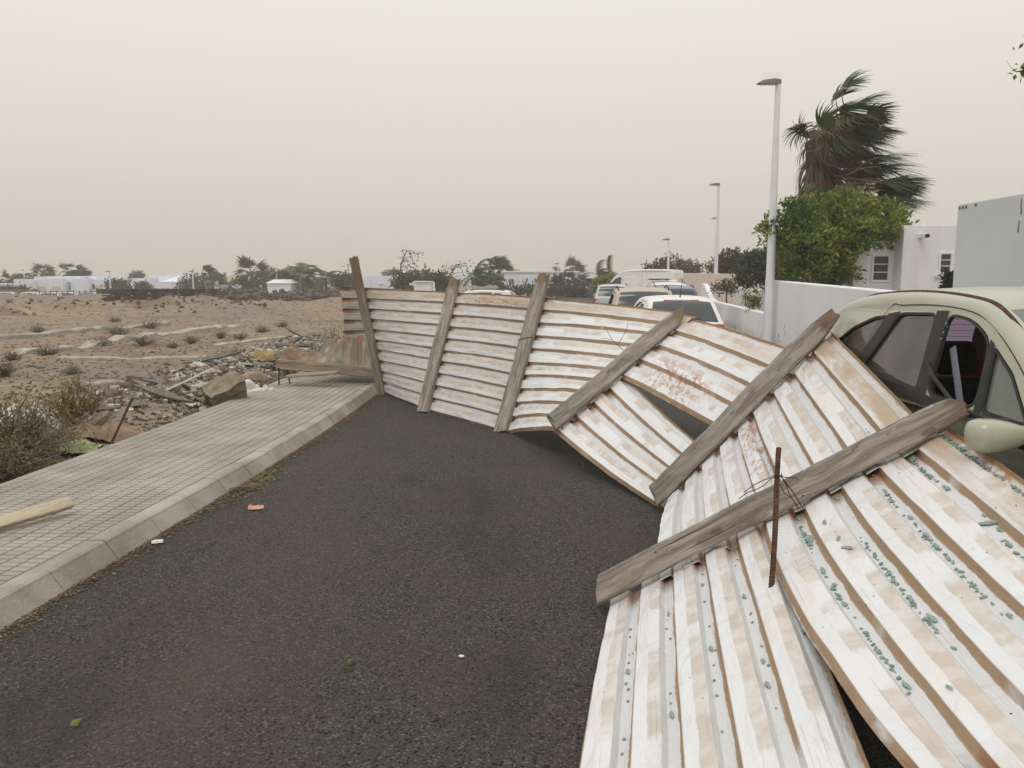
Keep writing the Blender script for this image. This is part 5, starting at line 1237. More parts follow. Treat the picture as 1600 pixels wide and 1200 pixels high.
fan_palm((aty(1338, 440, 23.2).x, 23.2, 0), 'shorter windblown fan palm just right of the tallest palm', c2_.z, c2_.x - aty(1338, 440, 23.2).x, 30, 5, 1.15, 1.0, (1.2, 3.6, 200), .26, heads=((.1, 0, .15), (.2, 0, -.2), (.3, 0, .0)), dead_left=False)
m = MB()
hp = thing('thatch_shrub', 'brown shaggy hanging growth under the bright green tree beside the barred window', 'shrub', (aty(1335, 440, 20.6).x, 20.6, 0))
tp_ = aty(1335, 418, 20.6)
for i in range(420):
    q = rng.uniform(0, 6.28); rr = rng.uniform(.1, .42); p = Vector((rr * math.cos(q), rr * math.sin(q), tp_.z + .25 + rng.uniform(-.15, .15))); d = Vector((math.cos(q), math.sin(q), -.3)); V = []; w = .02; sd = Vector((-math.sin(q), math.cos(q), 0))
    for k in range(5): V += [p - sd * w, p + sd * w]; d = (d + Vector((0, 0, -.7))).normalized(); p = p + d * rng.uniform(.1, .17)
    m.add(V, [(2 * k, 2 * k + 1, 2 * k + 3, 2 * k + 2) for k in range(4)])
m.obj('hanging_fronds', M['palmbrown'], hp)['kind'] = 'stuff'
b = MB(); b.tube([(0, 0, 0), (0, 0, tp_.z + .3)], .18, 8); b.obj('trunk', M['bark'], hp)

# far palms: feather palms and small fan palms bent by the wind
def far_palm(name, label, u, vt, vb, y, rad, kind, mat, group=None, wind=.5, trunk=.14, nf=26):
    t = aty(u, vt, y); hgt = t.z - rad * (.45 if kind == 'date' else .6); root = thing(name, label, 'palm tree', (t.x, y, 0), 0, group)
    m = MB(); m.tube([(0, 0, height(t.x, y) - .1), (.05, 0, hgt * .5), (0, 0, hgt)], [trunk * 1.2, trunk, trunk], 8); m.obj('trunk', M['bark'], root)
    m = MB()
    for i in range(nf):
        q = rng.uniform(0, 6.28); el = rng.uniform(-.3, 1.0); d = Vector((math.cos(q) * math.cos(el) + wind * .5, math.sin(q) * math.cos(el), math.sin(el))); 
        if kind == 'fan':
            mp = m; fan_frond(m, m, Vector((0, 0, hgt)), d, rad * .45, rad * .65, 11, wind, .5, 1.2, .10 * rad); continue
        d.normalize(); p = Vector((0, 0, hgt)); pts = []
        for k in range(8): pts.append((p.copy(), d.copy())); d = (d + Vector((wind * .12, 0, -.20))).normalized(); p = p + d * (rad * 1.15 / 8)
        for k, (p, d) in enumerate(pts):
            if k == 0: continue
            s = d.cross(Vector((0, 0, 1))).normalized() if abs(d.z) < .98 else Vector((1, 0, 0)); n_ = s.cross(d)
            for sg in (-1, 1):
                for j in range(3):
                    b_ = p + d * (rad * .14 * j / 3); e = b_ + s * sg * rad * .26 * (1 - k * .06) + d * rad * .13 + Vector((wind * .12 * rad, 0, -.05 * rad)) - n_ * .02; w = d * rad * .028; m.add([b_ - w, b_ + w, e], [(0, 1, 2)])
    m.obj('crown', mat, root); return root
FP = [('fan_palm', 'small round fan palm standing above the garage house', 66, 413, 455, 122, 2.0, 'fan', 'farleaf', .1), ('date_palm', 'wide bent palm left of the round fan palm above the garage house', 40, 420, 455, 120, 2.6, 'date', 'farleaf', .5),
      ('fan_palm', 'reddish low palm at the left end of the far houses', 13, 426, 455, 118, 2.0, 'fan', 'redpalm', .4), ('fan_palm', 'ragged windblown palm above the white entrance house', 104, 412, 455, 124, 2.3, 'fan', 'farleaf', 1.1), ('fan_palm', 'low windblown palm right of the ragged palm on the house roof', 122, 417, 455, 125, 2.0, 'fan', 'farleaf', 1.1),
      ('fan_palm', 'windblown palm above the rounded green tree', 316, 415, 455, 112, 2.4, 'fan', 'farleaf', 1.0), ('fan_palm', 'large upright fan palm with a brown skirt left of the white hut', 392, 407, 455, 108, 2.6, 'fan', 'farleaf', .1),
      ('date_palm', 'tallest dense feather palm right of the white hut', 472, 408, 458, 96, 4.0, 'date', 'farleaf', .25), ('date_palm', 'feather palm leaning left of the rusty post', 508, 414, 458, 95, 3.2, 'date', 'farleaf', .35), ('date_palm', 'feather palm half hidden behind the white hut', 450, 420, 458, 98, 2.6, 'date', 'farleaf', .2),
      ('fan_palm', 'tall slim windblown palm with two tufts behind the fence', 766, 398, 450, 100, 1.9, 'fan', 'farleaf', .9), ('fan_palm', 'slim windblown palm right of the two tuft palm', 782, 404, 450, 101, 1.7, 'fan', 'farleaf', .9), ('date_palm', 'dark arching windblown palm left of the slim palms', 741, 414, 450, 88, 2.9, 'date', 'farleaf', 1.0),
      ('date_palm', 'arching palm right of the long white house', 936, 416, 455, 80, 2.2, 'date', 'farleaf', .7), ('date_palm', 'drooping palm at the left of the large van', 954, 418, 455, 82, 2.2, 'date', 'farleaf', .6), ('fan_palm', 'short palm in front of the long white house', 888, 428, 455, 92, 1.6, 'fan', 'farleaf', .6),
      ('fan_palm', 'tiny far palm showing above the flat roof of the long white house', 868, 417, 440, 130, .9, 'fan', 'farleaf', .3), ('fan_palm', 'larger far palm behind the roof at the right of the long white house', 896, 406, 440, 118, 2.0, 'fan', 'farleaf', .3), ('fan_palm', 'dark stunted palm at the corner of the long white house', 913, 430, 455, 90, 1.5, 'fan', 'farleaf', .4)]
for nm, lab, u, vt, vb, y, rad, kd, mt, wd_ in FP: far_palm(nm, lab, u, vt, vb, y, rad, kd, M[mt], None, wd_)
FT = [('round_tree', 'broad rounded green tree in front of the tan roofed house', 280, 330, 430, 456, 108, 'farleaf', 'tree'), ('round_tree', 'rounded green tree at the right end of the garage house', 168, 203, 436, 458, 104, 'farleaf', 'tree'), ('green_bush', 'small green bush before the low white houses', 214, 234, 445, 456, 104, 'farleaf', 'bush'),
      ('dark_tree', 'dark spreading tree below the upright fan palm', 362, 416, 432, 458, 102, 'hedge', 'tree'), ('green_tree', 'green tree left of the palm behind the white hut', 410, 446, 421, 450, 112, 'farleaf', 'tree'), ('green_tree', 'green tree between the white hut and the feather palms', 440, 462, 420, 450, 113, 'farleaf', 'tree'),
      ('clipped_hedge', 'clipped dark hedge at the left end behind the parked cars', 0, 46, 450, 461, 103, 'hedge', 'hedge'), ('green_tree', 'dark green tree behind the rusty topped post', 524, 556, 430, 452, 90, 'farleaf', 'tree'), ('green_tree', 'green conifer shaped tree behind the fence', 640, 676, 421, 450, 84, 'farleaf', 'tree'), ('green_bush', 'low green bush left of the conifer shaped tree', 618, 652, 430, 452, 82, 'hedge', 'bush'),
      ('green_bush', 'leafy bush below the second post top', 672, 702, 430, 455, 70, 'farleaf', 'bush'), ('dark_hedge', 'dark shaggy hedge at the left wall of the long white house', 742, 788, 424, 455, 90, 'hedge', 'hedge'), ('green_bush', 'dark shrub in front of the long white house', 864, 880, 432, 455, 92, 'hedge', 'bush'),
      ('low_hedge', 'low dark hedge along the foot of the long white house', 780, 870, 448, 458, 89, 'hedge', 'hedge'), ('low_hedge', 'low dark hedge right of the long white house', 858, 925, 452, 460, 87, 'hedge', 'hedge'), ('green_bush', 'small yellow green bush at the nose of the large van', 940, 960, 437, 450, 72, 'ficus', 'bush'),
      ('green_tree', 'dark round tree top behind the far roofs at left of centre', 205, 222, 424, 440, 150, 'hedge', 'tree'), ('green_tree', 'row of dark green treetops right of the tan roof', 332, 350, 426, 450, 116, 'hedge', 'tree'), ('dark_tree', 'brownish dark tree far behind the fence at centre', 600, 636, 421, 440, 120, 'browncrown', 'tree')]
for nm, lab, u0, u1, vt, vb, y, mt, ct in FT: px_tree(nm, lab, u0, u1, vt, vb, y, M[mt], 90, .35, .2, 3, cat=ct)
# thin saplings bent by the wind
def sapling(label, u, vt, vb, y, n, dx):
    b_ = aty(u, vb, y); t = aty(u + dx, vt, y); r_ = thing('bare_sapling', label, 'sapling', (b_.x, y, 0)); m = MB(); hgt = t.z; wx_ = t.x - b_.x
    m.tube([(0, 0, 0), (0, 0, hgt * .5), (wx_ * .4, 0, hgt * .8), (wx_, 0, hgt)], [.05, .04, .025, .01], 6); C = []
    for i in range(n):
        s = rng.uniform(.38, 1); p = Vector((wx_ * max(0, (s - .5) * 2) ** 1.5, 0, hgt * s)); e = p + Vector((rng.uniform(-.35, .7), rng.uniform(-.4, .4), rng.uniform(-.1, .3))); m.tube([p, p.lerp(e, .5) + Vector((0, 0, .06)), e], [.012, .008, .004], 4)
        for k in range(4): C.append(tuple(e + Vector((rng.gauss(.05, .13), rng.gauss(0, .13), rng.gauss(0, .09)))))
    m.obj('trunk', M['bark'], r_); C = np.array(C); V, Fq = leaf_quads(C, unit(nr.normal(size=(len(C), 3)) + np.array([1.2, 0, -.1])), .13, .055, .1); obj('crown', V, Fq, M['farleaf'], r_)
sapling('tall thin sapling bent by the wind behind the standing grey panel', 622, 389, 470, 36, 34, 14)
sapling('small windbent sapling behind the second post top', 697, 412, 470, 34, 26, 16)
sapling('bare grey sapling behind the first rusty topped post', 543, 410, 455, 60, 14, 3)

# ------------------------------------------------------------------ houses far off
def pxbox(root, name, u0, u1, vt, y, depth, mat, zb=-1.3, dz=0.0):
    a, b_ = aty(u0, vt, y), aty(u1, vt, y); m = MB(); m.bbox((a.x, y, zb), (b_.x, y + depth, (a.z + b_.z) / 2 + dz), .02); return m.obj(name, M[mat], root, world=True), a, b_
def pxwin(root, u0, u1, v0, v1, y, rows=1, cols=2, fr=.08):
    a, b_ = aty(u0, v0, y), aty(u1, v1, y); return window(root, (a + b_) / 2, (0, -1), b_.x - a.x - 2 * fr * .5, a.z - b_.z - fr, rows, cols, fr=fr)
Y = 112
h = thing('house', 'wide white flat roofed house with two garage doors at the far left', 'house', (aty(100, 440, Y).x, Y, 0))
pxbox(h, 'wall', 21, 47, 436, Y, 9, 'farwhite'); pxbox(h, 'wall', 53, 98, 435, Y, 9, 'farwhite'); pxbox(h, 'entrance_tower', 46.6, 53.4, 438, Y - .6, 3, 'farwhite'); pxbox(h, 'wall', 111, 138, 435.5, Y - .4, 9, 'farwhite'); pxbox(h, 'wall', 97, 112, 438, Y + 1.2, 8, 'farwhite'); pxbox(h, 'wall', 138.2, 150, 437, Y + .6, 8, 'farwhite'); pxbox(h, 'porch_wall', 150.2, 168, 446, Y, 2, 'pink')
pxbox(h, 'upper_block', 53.5, 76, 432, Y + 3, 5, 'grey_render'); pxbox(h, 'upper_block', 77, 99, 432.5, Y + 2, 6, 'farwhite'); pxbox(h, 'upper_block', 100, 150, 431.5, Y + 5, 4, 'farwhite')
for u0, u1 in ((57.5, 72), (80, 94.5)):
    a, b_ = aty(u0, 447.5, Y), aty(u1, 447.5, Y); m = MB(); zt = a.z
    for i in range(6): m.bbox((a.x, Y - .04, .1 + i * (zt - .1) / 6 + .01), (b_.x, Y - .005, .1 + (i + 1) * (zt - .1) / 6), .01)
    m.obj('garage_door', M['pink'], h, world=True)
for w_ in ((47.6, 49.6, 442, 458), (51, 53, 442, 458)): pxwin(h, *w_, Y - .62, 3, 1, .035)
for w_ in ((103, 106.5, 441, 444), (108, 111, 441, 444)): pxwin(h, *w_, Y + 1.15, 1, 1, .035)
pxwin(h, 103.2, 107.2, 444.5, 458, Y + 1.15, 1, 1, .035); pxwin(h, 107.8, 111, 444.5, 458, Y + 1.15, 1, 1, .035); pxwin(h, 144, 149, 443.5, 452, Y + .58, 1, 1); pxwin(h, 126, 129.5, 433, 435, Y + 4.95, 1, 2); pxwin(h, 132, 138, 433, 435, Y + 4.95, 1, 2)
h = thing('house', 'low white house at the far left edge beside the garage house', 'house', (aty(8, 445, 113).x, 113, 0)); pxbox(h, 'wall', -25, 16, 442.5, 113, 8, 'farwhite'); pxbox(h, 'wall', 14, 22.5, 443, 114, 6, 'farwhite'); pxwin(h, 17, 21, 447, 451, 113.95)
Y = 116
h = thing('house', 'low white houses with stepped flat roofs left of the rounded green tree', 'house', (aty(240, 445, Y).x, Y, 0))
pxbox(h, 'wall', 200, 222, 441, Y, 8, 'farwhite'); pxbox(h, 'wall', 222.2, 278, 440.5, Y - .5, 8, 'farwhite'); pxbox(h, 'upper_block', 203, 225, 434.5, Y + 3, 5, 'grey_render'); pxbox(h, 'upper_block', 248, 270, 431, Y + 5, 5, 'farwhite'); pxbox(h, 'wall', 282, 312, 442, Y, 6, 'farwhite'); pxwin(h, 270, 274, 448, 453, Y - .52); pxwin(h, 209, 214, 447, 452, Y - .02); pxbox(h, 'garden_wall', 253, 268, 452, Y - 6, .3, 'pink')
def gable(name, root, u0, u1, ve, vr, y, depth, mat, hip=0.0):
    a, b_, r_ = aty(u0, ve, y), aty(u1, ve, y), aty((u0 + u1) / 2, vr, y); m = MB(); i = (b_.x - a.x) * hip; ov = .15
    V = [(a.x - ov, y - ov, a.z), (b_.x + ov, y - ov, a.z), (b_.x + ov, y + depth, a.z), (a.x - ov, y + depth, a.z), (a.x + i, y + depth / 2, r_.z), (b_.x - i, y + depth / 2, r_.z)]
    m.add(V, [(0, 1, 5, 4), (1, 2, 5), (2, 3, 4, 5), (3, 0, 4), (0, 3, 2, 1)]); return m.obj(name, M[mat], root, world=True)
gable('roof', h, 255, 292, 440, 432, Y - .4, 5, 'trim', .25)
h = thing('house', 'house with a tan pitched roof behind the dark spreading tree', 'house', (aty(355, 445, 118).x, 118, 0)); pxbox(h, 'wall', 344, 378, 441, 118, 5, 'grey_render'); gable('roof', h, 343, 379, 441, 430, 118, 5, 'terracotta', .2); pxbox(h, 'wall', 320, 340, 438.5, 115, 5, 'farwhite'); pxbox(h, 'wall', 341, 366, 445, 114, 3, 'farwhite'); pxwin(h, 326, 331, 444, 449, 114.98)
h = thing('site_hut', 'small white hut with a pale hipped roof on the far side of the lot', 'hut', (aty(436, 450, 92).x, 92, 0)); pxbox(h, 'wall', 417.5, 454, 442.5, 92, 3.2, 'farwhite', -1.0); gable('roof', h, 417, 455, 442.5, 436.5, 92, 3.2, 'trim', .12)
h = thing('stone_house', 'grey stone house with dark openings under the feather palms', 'house', (aty(490, 450, 103).x, 103, 0)); pxbox(h, 'wall', 463, 512, 440, 103, 6, 'pink'); pxwin(h, 470, 478, 446, 453, 102.98); pxwin(h, 490, 498, 446, 453, 102.98); pxbox(h, 'garden_wall', 511, 560, 449, 100, .3, 'pink')
h = thing('tent', 'white domed canopy right of the feather palms', 'canopy', (aty(535, 435, 110).x, 110, 0)); m = MB(); a = aty(534, 434, 110); r_ = (aty(542, 434, 110).x - aty(527, 434, 110).x) / 2; Mx = Matrix.Translation((a.x, 112, a.z)); m.lathe([(r_ * 1.3, -.9), (r_, -.1), (r_ * .8, .35), (r_ * .4, .6), (.01, .68)], 16, 0, Mx); m.obj('canopy_top', M['trim'], h, world=True)
m = MB()
for sx_, sy in ((-1, -1), (1, -1), (1, 1), (-1, 1)): m.tube([(a.x + sx_ * r_ * .8, 112 + sy * r_ * .8, 0), (a.x + sx_ * r_ * .8, 112 + sy * r_ * .8, a.z - .3)], .06, 6)
m.obj('canopy_legs', M['trim'], h, world=True)
h = thing('house', 'low white house behind the standing grey panel', 'house', (aty(590, 440, 104).x, 104, 0)); pxbox(h, 'wall', 568, 624, 431, 104, 7, 'farwhite'); pxwin(h, 592, 600, 443.5, 446, 103.98); pxbox(h, 'wall', 610, 660, 430, 110, 6, 'farwhite'); m = MB(); a = aty(631, 428, 103.5); m.lathe([(.45, -.6), (.5, 0), (.35, .3), (.01, .4)], 12, 0, Matrix.Translation(a)); m.obj('water_tank', M['trim'], h, world=True)
h = thing('house', 'white house partly hidden right of the second post top', 'house', (aty(715, 440, 95).x, 95, 0)); pxbox(h, 'wall', 694, 728, 431, 95, 6, 'farwhite'); a = aty(726, 424, 95); pxbox(h, 'upper_block', 724, 730, 422, 97, 3, 'farwhite')
Y = 97
h = thing('house', 'long white flat roofed house with square dark windows behind the fence', 'house', (aty(850, 440, Y).x, Y, 0))
pxbox(h, 'wall', 785, 905, 426, Y, 8, 'farwhite'); m = MB(); a, b_ = aty(784, 424.6, Y), aty(906, 424.6, Y); m.bbox((a.x, Y - .15, a.z - .1), (b_.x, Y + 8, a.z + .08), .03); m.obj('roof', M['trim'], h, world=True)
pxbox(h, 'wall', 905.2, 924, 427, Y + 1, 7, 'farwhite'); pxbox(h, 'roof_terrace', 792, 813, 421, Y + 4, 3, 'terracotta'); pxbox(h, 'chimney', 782, 786, 420, Y + 3, 1, 'trim')
for w_ in ((795, 803, 435, 445), (821, 825.5, 434, 441.5), (834, 838.5, 434, 441.5), (850, 858, 435, 444), (907, 919, 434, 448)): pxwin(h, *w_, Y - .02 if w_[0] < 900 else Y + .98)
h = thing('house', 'low cream garden house beside the arching palms', 'house', (aty(940, 445, 90).x, 90, 0)); pxbox(h, 'wall', 930, 962, 440.5, 90, 4, 'pink')
# more white roofs in the haze behind
for (u0, u1, vt, y, lab) in ((104, 132, 428.5, 150, 'hazy white roof behind the white entrance house'), (160, 200, 433, 150, 'hazy white roofs behind the right end of the garage house'), (228, 248, 433, 160, 'hazy flat white roof between the far treetops'), (255, 310, 431, 155, 'hazy white building above the pale hipped roof'), (650, 700, 431, 150, 'hazy white roof behind the conifer shaped tree')):
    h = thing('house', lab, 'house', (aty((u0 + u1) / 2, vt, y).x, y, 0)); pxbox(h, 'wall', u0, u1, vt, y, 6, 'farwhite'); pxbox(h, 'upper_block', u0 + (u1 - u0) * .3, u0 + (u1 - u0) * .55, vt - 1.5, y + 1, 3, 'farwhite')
# white picket wall pieces behind the hoarding, dark boundary fence across the lot
def fence_run(label, u0, u1, vt, y, n, mat, w=.5, name='picket_fence', h_=None, cat='fence'):
    a, b_ = aty(u0, vt, y), aty(u1, vt, y); r_ = thing(name, label, cat, (a.x, y, 0)); gp = (b_.x - a.x) / n; me = None
    for i in range(n):
        x = a.x + gp * i; hh = a.z * (1 + rng.uniform(-.05, .05)); m = MB(); m.box((x, y, 0), (x + gp * w, y + .06, hh)); m.obj('picket', M[mat], r_, world=True)
    m = MB(); m.box((a.x, y + .06, a.z * .7), (b_.x, y + .12, a.z * .78)); m.obj('rail', M[mat], r_, world=True)
fence_run('pale ragged board fence left of the second post top', 640, 680, 442, 52, 12, 'trim', .8); fence_run('pale ragged board fence below the dark arching palm', 720, 779, 446.5, 60, 22, 'pink', .75)
m = MB(); a = aty(648, 441, 48); b_ = aty(672, 441, 48); m.bbox((a.x, 48, 0), (b_.x, 49.5, a.z), .03); m.box((a.x - .05, 47.9, a.z), (b_.x + .05, 49.6, a.z + .08)); tag(m.obj('site_shed', M['trim'], None, world=True, loc=(a.x, 48, 0)), 'small white shed behind the standing grey panel', 'shed')
fence_run('dark brown boundary fence far across the lot behind the steel stack', 150, 372, 451, 94, 60, 'darkstack', .92, 'boundary_fence')
fence_run('short dark fence posts in front of the garage house', 60, 150, 454, 97, 10, 'darkstack', .14, 'post_fence')
wall_prism('garden_wall', [(aty(0, 458, 100).x, 100), (aty(60, 458, 100).x, 100)], [.75, .75], 0, .3, M['darkrock'], 'low dark wall at the far left behind the parked cars')
# white car roof behind the fence (a car parked out on the lot)
estate('white car behind the middle of the fence with only its roof showing', (aty(742, 455, 40).x, 40, 0), R(80), P_WHITE, .80)

# ------------------------------------------------------------------ the vacant lot: stacks, footings, rocks, scrub
st_ = thing('steel_stack', 'long low stack of dark rusty steel on the far side of the lot', 'stack', (aty(270, 470, 66).x, 66, 0))
a, b_ = aty(152, 470, 66), aty(372, 470, 66)
for lay in range(5):
    z = .2 + lay * .2
    for j in range(3):
        x0 = a.x + rng.uniform(0, 1.2) + lay * .25; x1 = b_.x - rng.uniform(0, 2.0) - lay * .35; m = MB(); m.bbox((x0, 66 + j * .5, z), (x1, 66 + j * .5 + .42, z + .1), .01)
        m.obj('steel_beam', M['darkstack'], st_, world=True)
    n = 12
    for i in range(n):
        x = a.x + .5 + (b_.x - a.x - 3) * i / (n - 1) + rng.uniform(-.2, .2); m = MB(); m.box((x, 65.9, z - .1), (x + .12, 67.4, z)); m.obj('spacer', M['darkstack'], st_, world=True)
def footing(label, p0, p1, w, h_):
    p0, p1 = Vector(p0), Vector(p1); d = (p1 - p0); n = max(6, int(d.length / .35)); s = Vector((-d.y, d.x, 0)).normalized(); V = []
    for i in range(n + 1):
        t = i / n; c = p0 + d * t + s * .15 * fbm(t * 5, p0.x); ww = w * (1 + .25 * fbm(t * 9, p0.y)); z0 = height(c.x, c.y); hh = max(.01, h_ * (.62 + .75 * fbm(t * 14, p0.x, 4)))
        for q, z in ((-.55, -.1), (-.5, hh * .8), (-.35, hh), (.35, hh * 1.02), (.5, hh * .8), (.55, -.1)): V.append(c + s * (q * ww + .02 * fbm(i * 1.7, q * 5)) + Vector((0, 0, z0 + z + .015 * fbm(i * 2.3, q * 7, 3))))
    Fs = [(i * 6 + j, i * 6 + j + 1, i * 6 + 7 + j, i * 6 + 6 + j) for i in range(n) for j in range(5)] + [tuple(range(6))[::-1], tuple(n * 6 + j for j in range(6))]
    tag(obj('concrete_footing', V, Fs, M['concrete'], None, world=True, loc=(p0.x, p0.y, 0)), label, 'footing')
footing('longest low broken concrete footing running across the lot', (-12.2, 18.6, 0), (-10.9, 31.5, 0), .42, .20)
footing('far low concrete footing parallel to the longest one', (-15.6, 24, 0), (-14.2, 33, 0), .45, .22)
footing('short grey concrete kerb piece lying nearest the rubble bank', (-7.2, 13.5, 0), (-6.3, 14.5, 0), .3, .12)
footing('thin concrete strip half buried in the middle of the lot', (-10.2, 18.0, 0), (-7.3, 18.6, 0), .3, .08)
footing('pale flat concrete strip right of the thin half buried one', (-8.4, 22.5, 0), (-6.9, 26, 0), .3, .08)
def rock_mesh(sz, seed, flat=1.0, sub=2, rough=.35):
    bm = bmesh.new(); bmesh.ops.create_icosphere(bm, subdivisions=sub, radius=1); o_ = seed * 7.7
    for v in bm.verts:
        c = v.co.copy(); k = 1 + rough * noise.noise(c * 1.3 + Vector((o_, 0, 0))) + rough * .4 * noise.noise(c * 3.1 + Vector((0, o_, 0)))
        # flatten facets
        for f in FAC[seed % len(FAC)]:
            q = c.dot(f)
            if q > .62: k = min(k, .62 / q)
        v.co = Vector((c.x * k * sz, c.y * k * sz * .8, c.z * k * sz * flat))
    V = [v.co.copy() for v in bm.verts]; Fs = [[v.index for v in f.verts] for f in bm.faces]; bm.free(); return V, Fs
FAC = [[Vector((rng.gauss(0, 1), rng.gauss(0, 1), rng.gauss(0, 1))).normalized() for _ in range(9)] for _ in range(9)]
def slab_mesh(a, b, t, seed):
    r = random.Random(seed); k = r.randint(5, 8); V = []
    pr = [(math.cos(2 * math.pi * j / k) * a * r.uniform(.6, 1.1), math.sin(2 * math.pi * j / k) * b * r.uniform(.6, 1.1)) for j in range(k)]
    for z in (-t / 2, t / 2): V += [(x, y, z + r.uniform(-.1, .1) * t) for x, y in pr]
    return V, [tuple(range(k))[::-1], tuple(range(k, 2 * k))] + [(j, (j + 1) % k, k + (j + 1) % k, k + j) for j in range(k)]
def sheet_scrap(s, seed):
    n = 7; V = []
    for i in range(n):
        for j in range(n):
            x, y = (i / (n - 1) - .5) * s, (j / (n - 1) - .5) * s * .7; V.append((x * (1 + .2 * fbm(j, seed)), y * (1 + .3 * fbm(i, seed, 3)), s * .38 * fbm(i * .55 + seed, j * .55, 1)))
    return V, [(i * n + j, i * n + j + 1, (i + 1) * n + j + 1, (i + 1) * n + j) for i in range(n - 1) for j in range(n - 1)]
KINDS = [('concrete_chunk', 'rock', [mesh_np('concrete_chunk', *rock_mesh(1, s, .7, 1), [M['rock']]) for s in range(5)], 'rough brown grey rubble chunk', 'rubble', 'rough chunks on the rubble bank', 56, (.05, .16)),
         ('concrete_piece', 'slab', [mesh_np('concrete_piece', *slab_mesh(1, .7, .35, s), [M['concrete']]) for s in range(5)], 'flat pale concrete piece', 'rubble', 'flat concrete pieces on the rubble bank', 50, (.06, .2)),
         ('plastic_scrap', 'scrap', [mesh_np('plastic_scrap', *sheet_scrap(1.6, s), [M['plastic']], smooth=True) for s in range(5)], 'crumpled white plastic scrap', 'plastic scrap', 'white plastic scraps in the rubble', 46, (.06, .2)),
         ('board_scrap', 'board', [mesh_np('board_scrap', *slab_mesh(1.6, .22, .1, s), [M['greyboard']]) for s in range(4)], 'grey splintered board', 'board', 'grey boards in the rubble', 40, (.1, .3))]
ORD = ['nearest', 'second nearest', 'third nearest', 'fourth nearest', 'fifth nearest', 'sixth nearest', 'seventh nearest', 'eighth nearest', 'ninth nearest', 'tenth nearest', 'eleventh nearest', 'twelfth nearest', 'thirteenth nearest', 'fourteenth nearest', 'fifteenth nearest', 'sixteenth nearest', 'seventeenth nearest', 'eighteenth nearest', 'nineteenth nearest', 'twentieth nearest']
def ranked(objs, what, marks, pos=lambda o: o.location):
    # tells look-alikes apart by the landmark each lies closest to and its rank there
    by = {}
    for o in objs:
        p = Vector(pos(o)); k = min(marks, key=lambda q: (Vector(marks[q]) - p).length); by.setdefault(k, []).append(((Vector(marks[k]) - p).length, o))
    for k, l in by.items():
        for i, (d, o) in enumerate(sorted(l, key=lambda t: t[0])): o['label'] = '%s %s to %s' % (what, ORD[min(i, len(ORD) - 1)], k)
BANK = {'the big tan stone block': atz(352, 612), 'the leaning steel rod': atz(180, 670), 'the dark soil heap': atz(300, 606), 'the left end of the tipped plank': atz(436, 600), 'the yellow foam scrap': atz(408, 565), 'the ochre bush': atz(112, 688), 'the brown soil mound': atz(215, 604), 'the grey tumbleweed': atz(520, 540), 'the burnt brush pile': atz(362, 575), 'the cardboard sheet': atz(472, 575)}
def bank_spot():
    y = rng.triangular(8.2, 25, 12.5); e = xk(y) - 1.65; d = rng.triangular(.25, 2.0 + .06 * max(0, y - 9), 1.0); return e - d, y
for nm, kd, ms, lab, ct, grp, cnt, (s0, s1) in KINDS:
    made = []
    for i in range(cnt):
        x, y = bank_spot(); s = rng.uniform(s0, s1); o = bpy.data.objects.new(nm, ms[i % len(ms)]); COL.objects.link(o); o.scale = (s, s, s * rng.uniform(.7, 1.1))
        o.location = (x, y, height(x, y) + s * (.15 if kd != 'board' else .25)); k = .35 if kd != 'board' else .6; o.rotation_euler = (rng.uniform(-k, k), rng.uniform(-k, k), rng.uniform(0, 6.28)); tag(o, lab, ct, grp); made.append(o)
    ranked(made, lab, BANK)
def cloth_mesh(l, w, h_, seed):
    n = 22; V = []
    for i in range(n):
        for j in range(n):
            a, b = i / (n - 1) * 2 - 1, j / (n - 1) * 2 - 1; e = max(0, 1 - (a * a + b * b) ** 1.2 * .8); q = 1 + .25 * fbm(a * 1.3, b * 1.3, seed)
            V.append((a * l * q, b * w * (1 + .3 * fbm(a * 2, b, seed + 3)), h_ * (e ** .6 * (.7 + .5 * fbm(a * 2.2, b * 2.2, seed)) + .28 * abs(fbm(a * 5, b * 4, seed + 7)) * (e + .2))))
    return V, [(i * n + j, (i + 1) * n + j, (i + 1) * n + j + 1, i * n + j + 1) for i in range(n - 1) for j in range(n - 1)]
def special(nm, V, Fs, mat, u, v, z, s, rot, lab, ct, smooth=False):
    p = atz(u, v, z); o = obj(nm, [Vector(q) * s for q in V], Fs, M[mat], smooth=smooth); o.location = p; o.rotation_euler = rot; tag(o, lab, ct); return o
# the big squared block
bm = bmesh.new(); bmesh.ops.create_cube(bm, size=1); bmesh.ops.subdivide_edges(bm, edges=bm.edges[:], cuts=5, use_grid_fill=True)
for v in bm.verts: v.co = Vector((v.co.x * .50, v.co.y * .28, v.co.z * .30)) + Vector((fbm(v.co.x * 3, v.co.y * 3, v.co.z * 3), fbm(v.co.x * 3 + 9, v.co.y * 3, v.co.z * 3), fbm(v.co.x * 3, v.co.y * 3 + 9, v.co.z * 3))) * .05
V = [v.co.copy() for v in bm.verts]; Fs = [[v.index for v in f.verts] for f in bm.faces]; bm.free()
special('stone_block', V, Fs, 'tanstone', 352, 612, .22, 1.0, (R(28), R(-24), R(38)), 'big squared tan stone block tipped beside the pavement', 'stone block')
special('stone_slab', *rock_mesh(1, 3, .4, 2), 'tanstone', 402, 588, .22, .24, (R(20), R(10), .3), 'rounded flat tan slab right of the big stone block', 'stone slab')
special('stone_slab', *rock_mesh(1, 5, .5, 2), 'rock', 270, 612, .18, .26, (R(40), R(-20), 1.2), 'leaning brown slab left of the soil heap', 'stone slab')
special('stone_slab', *slab_mesh(1.3, .6, .25, 12), 'tanstone', 148, 660, .2, .2, (R(15), R(-30), .5), 'pale leaning slab behind the leaning steel rod', 'stone slab')
